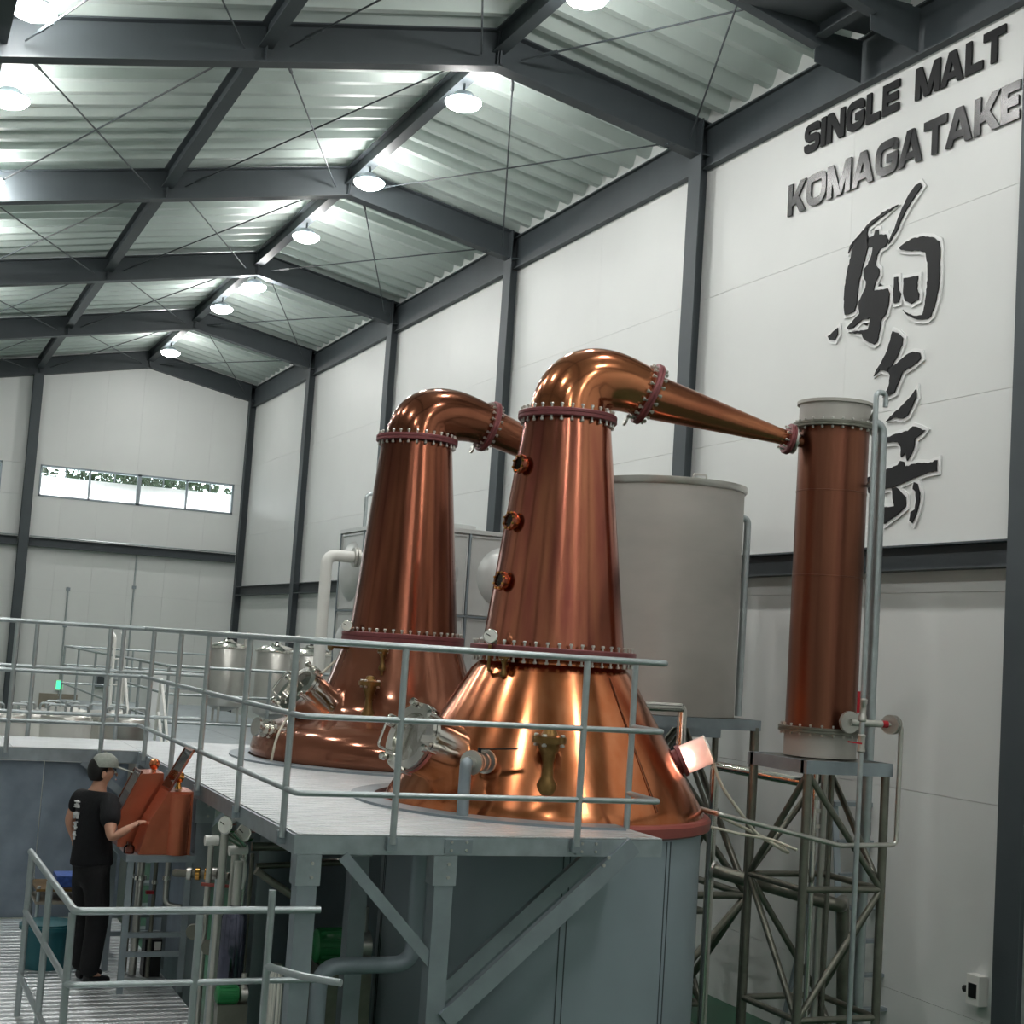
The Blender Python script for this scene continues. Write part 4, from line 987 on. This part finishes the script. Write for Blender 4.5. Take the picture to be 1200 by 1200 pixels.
MB().lathe([(.02, .22), (.06, .20), (.085, .14), (.085, -.3), (.06, -.36), (.06, -.5)], q, (0, 0, 1), 28).build('body', 'chrome_dark', fv)
MB().tube([q+V(0, 0, .2), q+V(0, 0, .5)], .03, 12).build('top_pipe', 'stainless', fv)
MB().tube([(q.x, q.y, LZ), q-V(0, 0, .4)], .04, 12).build('foot_pipe', 'stainless', fv)
for i, (x_, y_, Y_) in enumerate(((325, 1130, 9.3), (336, 1150, 9.7))):
    q = P(x_, y_, Y=Y_); o = MB().lathe([(.05, 0), (.05, q.z-.08), (.035, q.z-.03), (.035, q.z), (.0, q.z+.01)], (q.x, q.y, 0), (0, 0, 1), 20).build('filter_housing', 'chrome')
    tag(o, ['shiny steel filter housing by the short railing', 'shiny steel filter housing behind the front deck leg'][i], 'filter', 'filter housings')
# motors and pipes in the dark under the deck
def pump(c, z, zb, k, label):
    x, y = c; t = thing('pump', label, 'pump', (x, y, zb), 'green pumps')
    MB().box(x-.2*k, x+.25*k, y-.12*k, y+.12*k, zb, z-.13*k).build('pedestal', 'steel_tube', t, smooth=0)
    m_ = MB().lathe([(.1*k, -.22*k), (.13*k, -.2*k), (.13*k, .1*k), (.1*k, .12*k)], (x, y, z), (1, 0, 0), 24)
    for i in range(12):
        a = 2*PI*i/12; m_.bar((x-.18*k, y+.135*k*math.cos(a), z+.135*k*math.sin(a)), (x+.08*k, y+.135*k*math.cos(a), z+.135*k*math.sin(a)), .01*k, .02*k)
    m_.build('motor', 'green_paint', t); MB().lathe([(.05*k, .12*k), (.12*k, .14*k), (.12*k, .24*k), (.06*k, .26*k)], (x, y, z), (1, 0, 0), 24).build('volute', 'stainless', t)
    MB().tube([(x+.19*k, y, z+.1*k), (x+.19*k, y, z+.3*k)], .04*k, 12).build('outlet', 'stainless', t)
q = P(398, 1108, Y=10.7); pump((q.x, q.y), q.z, 0, .9, 'green motor pump on a tall plinth under the deck behind the drain pipe')
q = P(270, 1165, Y=9.5); pump((q.x, q.y), q.z, LZ, .42, 'small green motor pump on the low platform below the flow vessel')
d0 = P(492, 1005, Y=9.5); d1 = P(482, 1130, Y=9.5); d2 = P(375, 1135, Y=9.5)
pipe('drain_line', 'grey insulated drain pipe dropping from the deck and turning level', [V(d0.x, 9.5, DZ-.12), V(d0.x, 9.5, d1.z), V(d2.x, 9.5, d1.z), V(d2.x, 9.5, 0)], .055, 'jacket_grey', .14)
for i, (a_, b_, Y_, r_) in enumerate((((295, 992), (352, 992), 10.4, .03), ((300, 1015), (420, 1010), 10.9, .022), ((360, 1008), (420, 1008), 11.2, .02), ((300, 1020), (350, 1055), 9.6, .025))):
    p, q = P(*a_, Y=Y_), P(*b_, Y=Y_)
    pipe('under_deck_pipe', ['green grey level pipe under the deck edge', 'dark level pipe deep under the deck', 'bright short pipe under the deck behind the diagonal', 'slanting bar under the deck corner'][i], [p, q, V(q.x, q.y+.02, 0)] if i < 3 else [p, q], r_, 'steel_tube' if i != 2 else 'chrome', .06)
# cart behind the worker
q = P(84, 1033, Y=12.9)
cart = thing('work_cart', 'low trolley with brown shelf behind the worker', 'cart', (q.x, 12.9, LZ))
for z, mt_ in ((q.z-.02, 'brass'), (LZ+.45, 'beige')): MB().box(q.x-.3, q.x+.3, 12.65, 13.15, z-.02, z).build('shelf', mt_, cart, smooth=0)
for x in (-.28, .28):
    for y in (12.67, 13.13): MB().tube([(q.x+x, y, LZ), (q.x+x, y, q.z)], .014, 8).build('leg', 'galv_tube', cart)
tr = MB().box(q.x-.14, q.x+.16, 12.72, 13.0, q.z-.018, q.z+.07).build('crate', 'blue_plastic', smooth=0); tag(tr, 'blue plastic crate on the trolley shelf behind the worker', 'crate')
q2 = P(52, 1110, Y=12.5)
bn = thing('bin', 'teal plastic bin on the low platform behind the worker', 'bin', (q2.x, 12.38, LZ))
MB().lathe([(.16, 0), (.2, .3), (.22, .3), (.22, .33), (.19, .33), (.19, .3)], (q2.x, 12.38, LZ), (0, 0, 1), 28).build('body', 'teal_plastic', bn)
MB().lathe([(.2, .331), (.2, .345), (.03, .36)], (q2.x, 12.38, LZ), (0, 0, 1), 28).build('lid', 'teal_plastic', bn)

# ------------------------------------------------------------------ background equipment
# rear platform with two lidded vessels
bp_ = thing('rear_platform', 'pale steel platform behind the stills with lidded vessels on it', 'platform', (5.2, 26, 0))
BZ = 2.1
for i in range(6):
    for (a_, b_) in ((3.75, 5.3), (5.3, 6.9)): MB().box(a_+.004, b_-.004, 20.6+i*2+.004, 22.6+i*2-.004, BZ-.02, BZ).build('deck_plate', 'galv', bp_, smooth=0)
for y in (20.62, 32.58): MB().bar((3.75, y, BZ-.1), (6.9, y, BZ-.1), .06, .16).build('beam', 'galv_matt', bp_, smooth=0)
for x in (3.78, 6.87): MB().bar((x, 20.6, BZ-.1), (x, 32.6, BZ-.1), .06, .16).build('beam', 'galv_matt', bp_, smooth=0)
for x in (3.85, 5.3, 6.8):
    for y in (20.7, 24.6, 28.6, 32.5): MB().box(x-.05, x+.05, y-.05, y+.05, 0, BZ-.02).build('leg', 'galv_matt', bp_, smooth=0)
for y in (20.66, 24.6): MB().bar((3.85, y, .3), (5.3, y, BZ-.2), .05, .05).build('diagonal_brace', 'galv_matt', bp_, smooth=0)
railing('platform_railing', 'pipe railing around the rear platform with lidded vessels', [[(6.6, 20.65), (3.8, 20.65), (3.8, 32.5), (6.8, 32.5)]], [(6.6, 20.65), (5.2, 20.65), (3.8, 20.65), (3.8, 23), (3.8, 25.4), (3.8, 27.8), (3.8, 30.2), (3.8, 32.5), (5.2, 32.5), (6.8, 32.5)], BZ, (1.1, .72, .34), 1.1)
def vessel(c, label, z0, h, r):
    x, y = c; t = thing('lidded_vessel', label, 'vessel', (x, y, z0), 'lidded steel vessels')
    for k in range(3):
        a = 2*PI*k/3; MB().tube([(x+r*.8*math.cos(a), y+r*.8*math.sin(a), z0), (x+r*.8*math.cos(a), y+r*.8*math.sin(a), z0+.3)], .025, 8).build('leg', 'stainless', t)
    MB().lathe([(r*.3, .2), (r*.97, .3), (r, .34), (r, h), (r*.96, h+.02)], (x, y, z0), (0, 0, 1), 32).build('body', 'stainless', t)
    MB().lathe([(r*1.06, h+.0), (r*1.06, h+.03), (r*.8, h+.09), (r*.3, h+.13), (r*.25, h+.16), (.02, h+.17)], (x, y, z0), (0, 0, 1), 32).build('lid', 'chrome', t)
    MB().tube([(x, y, z0+h+.16), (x, y, z0+h+.24)], .03, 8).disc((x, y, z0+h+.25), (0, 0, 1), .06, .02, 12).build('lid_knob', 'black_plastic', t)
    MB().tube(bend([(x+r*.9, y-.1, z0+h), (x+r*.9, y-.1, z0+h+.2), (x+r*1.1, y-.1, z0+h+.3)], .05), .04, 10).build('nozzle', 'stainless', t)
for i, (px_, Y_) in enumerate(((268, 27.0), (325, 25.0), (366, 23.6))):
    q = P(px_, 750, Y=Y_); vessel((q.x, q.y), ['lidded steel vessel at the far end of the rear platform', 'lidded steel vessel in the middle of the rear platform', 'lidded steel vessel on the rear platform nearest the panel tank'][i], BZ, 1.32, .33)
cu = MB().box(4.2, 4.55, 24.5, 25.2, BZ, BZ+.9).build('equipment_case', 'wall_panel', smooth=0); tag(cu, 'plain pale equipment case on the rear platform', 'case')
# stair handrails leading up to the rear platform
st = thing('access_stair', 'steep steel stair with paired white handrails up to the rear platform', 'stair', (3.3, 19.5, 0))
for x in (3.2, 3.68):
    MB().bar((x, 18.4, 0), (x, 20.5, BZ), .05, .16).build('stringer', 'galv_matt', st, smooth=0)
    for h_ in (.95, .5): MB().tube(bend([(x, 18.3, .0), (x, 18.3, h_), (x, 20.5, BZ+h_), (x, 20.62, BZ+h_*.2)], .08), .02, 8).build('handrail', 'white_plastic', st)
for i in range(9):
    s_ = (i+.5)/9; MB().box(3.22, 3.66, 18.4+2.1*s_-.1, 18.4+2.1*s_+.1, BZ*s_-.02, BZ*s_+.01).build('tread', 'galv', st, smooth=0)
# ladder poles seen against the rear platform
q = P(126, 860, Y=19.5); tt = thing('pole_ladder', 'tall white hooked ladder standing beside the lidded drums', 'ladder', (q.x, 19.5, 0))
for dx in (0, .12): MB().tube(bend([(q.x+dx, 19.4, 0), (q.x+.05+dx, 19.9, 3.55), (q.x+.03+dx, 20.05, 3.6)], .05), .02, 8).build('pole', 'white_plastic', tt)
for i in range(10): MB().tube([(q.x+.005*i, 19.4+.05*i, .3+.33*i), (q.x+.12+.005*i, 19.4+.05*i, .3+.33*i)], .012, 6).build('rung', 'white_plastic', tt)
# lidded drums beyond the side deck
for i, (px_, py_, Y_, r_) in enumerate(((6, 850, 17.0, .27), (42, 848, 18.6, .33), (72, 845, 20.5, .36), (124, 850, 18.5, .33), (78, 852, 17.0, .27), (146, 855, 17.0, .27))):
    q = P(px_, py_-12, Y=Y_)
    t = thing('lidded_drum', '', 'drum', (q.x, q.y, 0), 'lidded drums')
    t['label'] = ['pale lidded drum behind the side deck beside the gable column line', 'pale lidded drum behind the side deck, second row', 'large lidded drum standing below the exit sign', 'lidded drum standing next to the hooked ladder', 'small lidded drum in front of the large drum', 'lidded drum behind the inner deck corner'][i]
    MB().lathe([(r_, 0), (r_, q.z-.06), (r_*1.04, q.z-.05), (r_*1.04, q.z-.02)], (q.x, q.y, 0), (0, 0, 1), 32).build('body', 'white_plastic' if i in (0, 1, 4) else 'stainless', t)
    MB().lathe([(r_*1.02, q.z-.02), (r_*.98, q.z+.01), (r_*.5, q.z+.05), (.05, q.z+.06)], (q.x, q.y, 0), (0, 0, 1), 32).build('lid', 'stainless', t)
    for dx in (-.12, .12):
        MB().tube(bend([(q.x+dx-.09, q.y-.1, q.z), (q.x+dx-.09, q.y-.1, q.z+.13), (q.x+dx+.09, q.y-.1, q.z+.13), (q.x+dx+.09, q.y-.1, q.z)], .04), .014, 8).build('hoop_handle', 'galv_tube', t)
# door, exit sign, panel box and conduits on the gable wall
q0, q1 = P(46, 812, Y=YE), P(91, 812, Y=YE)
dr = struct(MB().box(q0.x, q1.x, YE-.02, YE+.02, 0, q0.z).build('door_1', 'beige', smooth=0))
MB().box(q0.x+.06, q1.x-.06, YE-.03, YE-.02, .05, q0.z-.06).build('door_leaf', 'beige', dr, smooth=0)
q = P(70, 803, Y=YE-.1); ex = thing('exit_sign', 'small glowing green exit sign above the gable door', 'exit sign', (q.x, YE-.05, q.z-.12))
MB().box(q.x-.1, q.x+.1, YE-.05, YE+.02, q.z-.14, q.z+.14).build('housing', 'white_plastic', ex, smooth=0); MB().box(q.x-.08, q.x+.08, YE-.056, YE-.05, q.z-.11, q.z+.11).build('lit_face', 'exit_glow', ex, smooth=0)
q = P(118, 796, Y=YE-.1); bxx = thing('wall_cabinet', 'grey electrical cabinet on the gable wall', 'cabinet', (q.x, YE-.1, q.z-.3))
MB().box(q.x-.13, q.x+.13, YE-.14, YE+.02, q.z-.2, q.z+.22).build('body', 'galv_matt', bxx, smooth=0); MB().box(q.x-.09, q.x+.1, YE-.15, YE-.14, q.z-.15, q.z+.17).build('door', 'frame_steel', bxx, smooth=0)
for i, (px_, zt) in enumerate(((156, 5.72), (79, 4.6))):
    q = P(px_, 700, Y=YE); o = pipe('wall_conduit', ['thin conduit running down the gable wall from the girt', 'thin conduit above the exit sign on the gable wall'][i], [V(q.x, YE-.0, zt), V(q.x, YE-.0, .2)], .022, 'galv_tube')
    for z in (zt-.05, zt-1.0): MB().box(q.x-.05, q.x+.05, YE-.03, YE+.02, z-.04, z+.04).build('junction_box', 'galv_matt', o, smooth=0)

# ------------------------------------------------------------------ the worker
def skin(name, nodes, edges, m, parent=None, sub=2, root=0):
    me = bpy.data.meshes.new(name); me.from_pydata([Vector(n[0]) for n in nodes], edges, [])
    o = bpy.data.objects.new(name, me); COL.objects.link(o)
    md = o.modifiers.new('skin', 'SKIN'); md.use_smooth_shade = True; md.branch_smoothing = .6
    sv = me.skin_vertices[0].data
    for i, n in enumerate(nodes):
        r = n[1]; sv[i].radius = r if isinstance(r, tuple) else (r, r)
    sv[root].use_root = True
    ms = o.modifiers.new('sub', 'SUBSURF'); ms.levels = sub; ms.render_levels = sub
    dg = bpy.context.evaluated_depsgraph_get(); me2 = bpy.data.meshes.new_from_object(o.evaluated_get(dg))
    bpy.data.objects.remove(o)
    mb = MB(); mb.v = [v.co.copy() for v in me2.vertices]; mb.f = [tuple(p.vertices) for p in me2.polygons]
    return mb.build(name, m, parent, smooth=180)
W0 = P(103, 1152, Z=LZ)-V(.055, .02, 0)
fx = V(.92, .39, 0).normalized(); lx = V(-fx.y, fx.x, 0)
def B(f, l, z): return W0+fx*f+lx*l+V(0, 0, z)
hfx = V(.985, -.02, 0).normalized(); hlx = V(-hfx.y, hfx.x, 0)
def H(f, l, z): return B(.01, 0, 0)+hfx*f+hlx*l+V(0, 0, z)
man = thing('person', 'worker in grey cap, black shirt and trousers reaching into the spirit safe', 'person', W0)
el = P(130, 983, Y=11.42); ha = P(157, 967, Y=11.50); el2 = P(81, 962, Y=11.95); ha2 = B(-.03, .2, 1.02)
shr, shl = B(0, -.175, 1.375), B(-.03, .175, 1.375)
nodes = [(B(0, 0, .93), (.10, .09)), (B(0, 0, 1.08), (.10, .09)), (B(-.01, 0, 1.24), (.12, .09)), (B(-.015, 0, 1.36), (.11, .08)), (B(-.01, 0, 1.43), .06), (B(.015, 0, 1.49), .052), (H(.025, 0, 1.565), (.095, .10)), (H(.015, 0, 1.63), (.085, .09)),
         (shr, .062), (el, .042), (ha-(ha-el)*.12, .028), (ha, (.034, .02)),
         (shl, .062), (el2, .042), (ha2-(ha2-el2)*.2, .03), (ha2, .03),
         (B(0, -.07, .86), .07), (B(.03, -.10, .48), .062), (B(-.02, -.10, .1), .042), (B(.10, -.11, .045), .035),
         (B(0, .07, .86), .07), (B(.06, .11, .48), .062), (B(.06, .12, .1), .042), (B(.18, .13, .045), .035),
         (H(.085, 0, 1.515), .052)]
edges = [(0, 1), (1, 2), (2, 3), (3, 4), (4, 5), (5, 6), (6, 7), (3, 8), (8, 9), (9, 10), (10, 11), (3, 12), (12, 13), (13, 14), (14, 15), (0, 16), (16, 17), (17, 18), (18, 19), (0, 20), (20, 21), (21, 22), (22, 23), (6, 24)]
hd = (ha-el).normalized(); hs, hu = frame(hd)
def fingers(base, d, s, u, curl):
    for k, (off, ln) in enumerate(((-.026, .062), (-.009, .074), (.009, .07), (.026, .056))):
        i0 = len(nodes); p = base+s*off
        for j, (fr_, dn) in enumerate(((.35, .05), (.7, .25), (1.0, .55))): nodes.append((p+d*(ln*fr_+.03)-u*(ln*dn*curl), .0085))
        edges.extend([(base_i, i0), (i0, i0+1), (i0+1, i0+2)])
    i0 = len(nodes); nodes.append((base-d*.01-s*.042-u*.01, .0105)); nodes.append((base+d*.03-s*.05-u*.025, .009)); edges.extend([(base_i, i0), (i0, i0+1)])
base_i = 11; fingers(ha, hd, hs, hu, .7)
hd2 = (ha2-el2).normalized(); hs2, hu2 = frame(hd2); base_i = 15; fingers(ha2, hd2, hs2, hu2, 1.0)
skin('body', nodes, edges, 'skin', man)
shirt = [(B(0, 0, .86), (.185, .145)), (B(0, 0, 1.05), (.175, .135)), (B(-.015, 0, 1.24), (.195, .145)), (B(-.02, 0, 1.37), (.165, .115)), (B(-.012, 0, 1.425), (.085, .08)),
         (shr+V(0, 0, .005), .088), (shr+(el-shr)*.72, .08), (shl+V(0, 0, .005), .088), (shl+(el2-shl)*.75, .078)]
skin('t_shirt', shirt, [(0, 1), (1, 2), (2, 3), (3, 4), (3, 5), (5, 6), (3, 7), (7, 8)], 'cloth_black', man, root=1)
tro = [(B(0, 0, .96), (.165, .13)), (B(0, 0, .86), (.17, .14)), (B(0, -.10, .78), .115), (B(.03, -.105, .48), .088), (B(-.01, -.105, .06), .078), (B(0, .10, .78), .115), (B(.06, .115, .48), .088), (B(.06, .125, .06), .078)]
skin('trousers', tro, [(0, 1), (1, 2), (2, 3), (3, 4), (1, 5), (5, 6), (6, 7)], 'cloth_trouser', man, root=1)
for (a_, b_) in (((-.05, -.105), (.17, -.115)), ((.03, .125), (.25, .135))):
    skin('shoe', [(B(*a_, .05), (.05, .05)), (B((a_[0]+b_[0])/2, (a_[1]+b_[1])/2, .045), (.05, .042)), (B(*b_, .035), (.042, .032))], [(0, 1), (1, 2)], 'black_plastic', man)
# hair, ears, face and cap
hc = H(.022, 0, 1.60)
def ell(c, ra, rb, rc, f=hfx, l=hlx, n=20, top=1.0, z0=-1.0):
    mb = MB(); rows = 12; vs = []; fs = []
    for i in range(rows+1):
        ph = math.asin(max(-1, min(1, z0+(top-z0)*i/rows)))
        for k in range(n):
            a = 2*PI*k/n; vs.append(c+f*(ra*math.cos(ph)*math.cos(a))+l*(rb*math.cos(ph)*math.sin(a))+V(0, 0, rc*math.sin(ph)))
    for i in range(rows):
        for k in range(n): fs.append((i*n+k, i*n+(k+1) % n, (i+1)*n+(k+1) % n, (i+1)*n+k))
    fs += [tuple(range(n)), tuple(rows*n+k for k in range(n))]
    return mb.add(vs, fs)
ell(hc+hfx*-.045+V(0, 0, -.015), .078, .09, .105, z0=-.75).build('hair', 'hair', man, smooth=180)
for s_ in (-1, 1):
    ell(H(.015, .083*s_, 1.555), .018, .01, .03).build('ear', 'skin', man, smooth=180)
    ell(H(.105, .03*s_, 1.572), .008, .012, .007).build('eye', 'dial_white', man, smooth=180)
    ell(H(.111, .03*s_, 1.572), .004, .005, .005).build('pupil', 'hair', man, smooth=180)
    MB().bar(H(.108, .018*s_, 1.592), H(.10, .05*s_, 1.592), .008, .006).build('eyebrow', 'hair', man)
skin('nose', [(H(.105, 0, 1.575), .008), (H(.122, 0, 1.55), .012), (H(.112, 0, 1.543), .011)], [(0, 1), (1, 2)], 'skin', man)
MB().bar(H(.116, -.02, 1.515), H(.116, .02, 1.515), .008, .006).build('mouth', 'rim_red', man)
cap = ell(hc+V(0, 0, .012), .108, .098, .105, z0=.0).build('cap', 'cap_cloth', man, smooth=60)
pts = []
for i in range(13):
    a = -PI/2+PI*i/12; pts.append(hc+hfx*(.07+.15*math.cos(a))+hlx*(.085*math.sin(a))+V(0, 0, .012-.045*math.cos(a)))
MB().prism(pts, (0, 0, .008)).build('cap_brim', 'cap_cloth', cap)
MB().disc(hc+V(0, 0, .118), (0, 0, 1), .01, .008, 10).build('cap_button', 'cap_cloth', cap)
# white characters down the back of the shirt
bk = -fx
def back(l, z): return B(-.155, l, z)
for i, (z, strokes) in enumerate(((1.33, [((-.03, .02), (.03, .02)), ((-.025, -.005), (.025, -.005)), ((0, .03), (0, -.025)), ((-.03, -.02), (.03, -.02))]),
                                  (1.25, [((-.03, .02), (-.02, -.025)), ((0, .025), (0, -.02)), ((.025, .02), (.02, -.03)), ((-.03, 0), (.03, .005))]),
                                  (1.17, [((-.02, .03), (.02, .02)), ((.0, .03), (-.005, -.03)), ((-.02, -.01), (.02, -.005))]), (1.10, [((0, .03), (.0, -.03)), ((-.015, .0), (.015, .01))]))):
    m_ = MB()
    for (a_, b_) in strokes: m_.bar(back(.02+a_[0]*1.0, z+a_[1]), back(.02+b_[0], z+b_[1]), .016, .009, up=(0, 0, 1))
    m_.build('shirt_print', 'print_white', man, smooth=0)
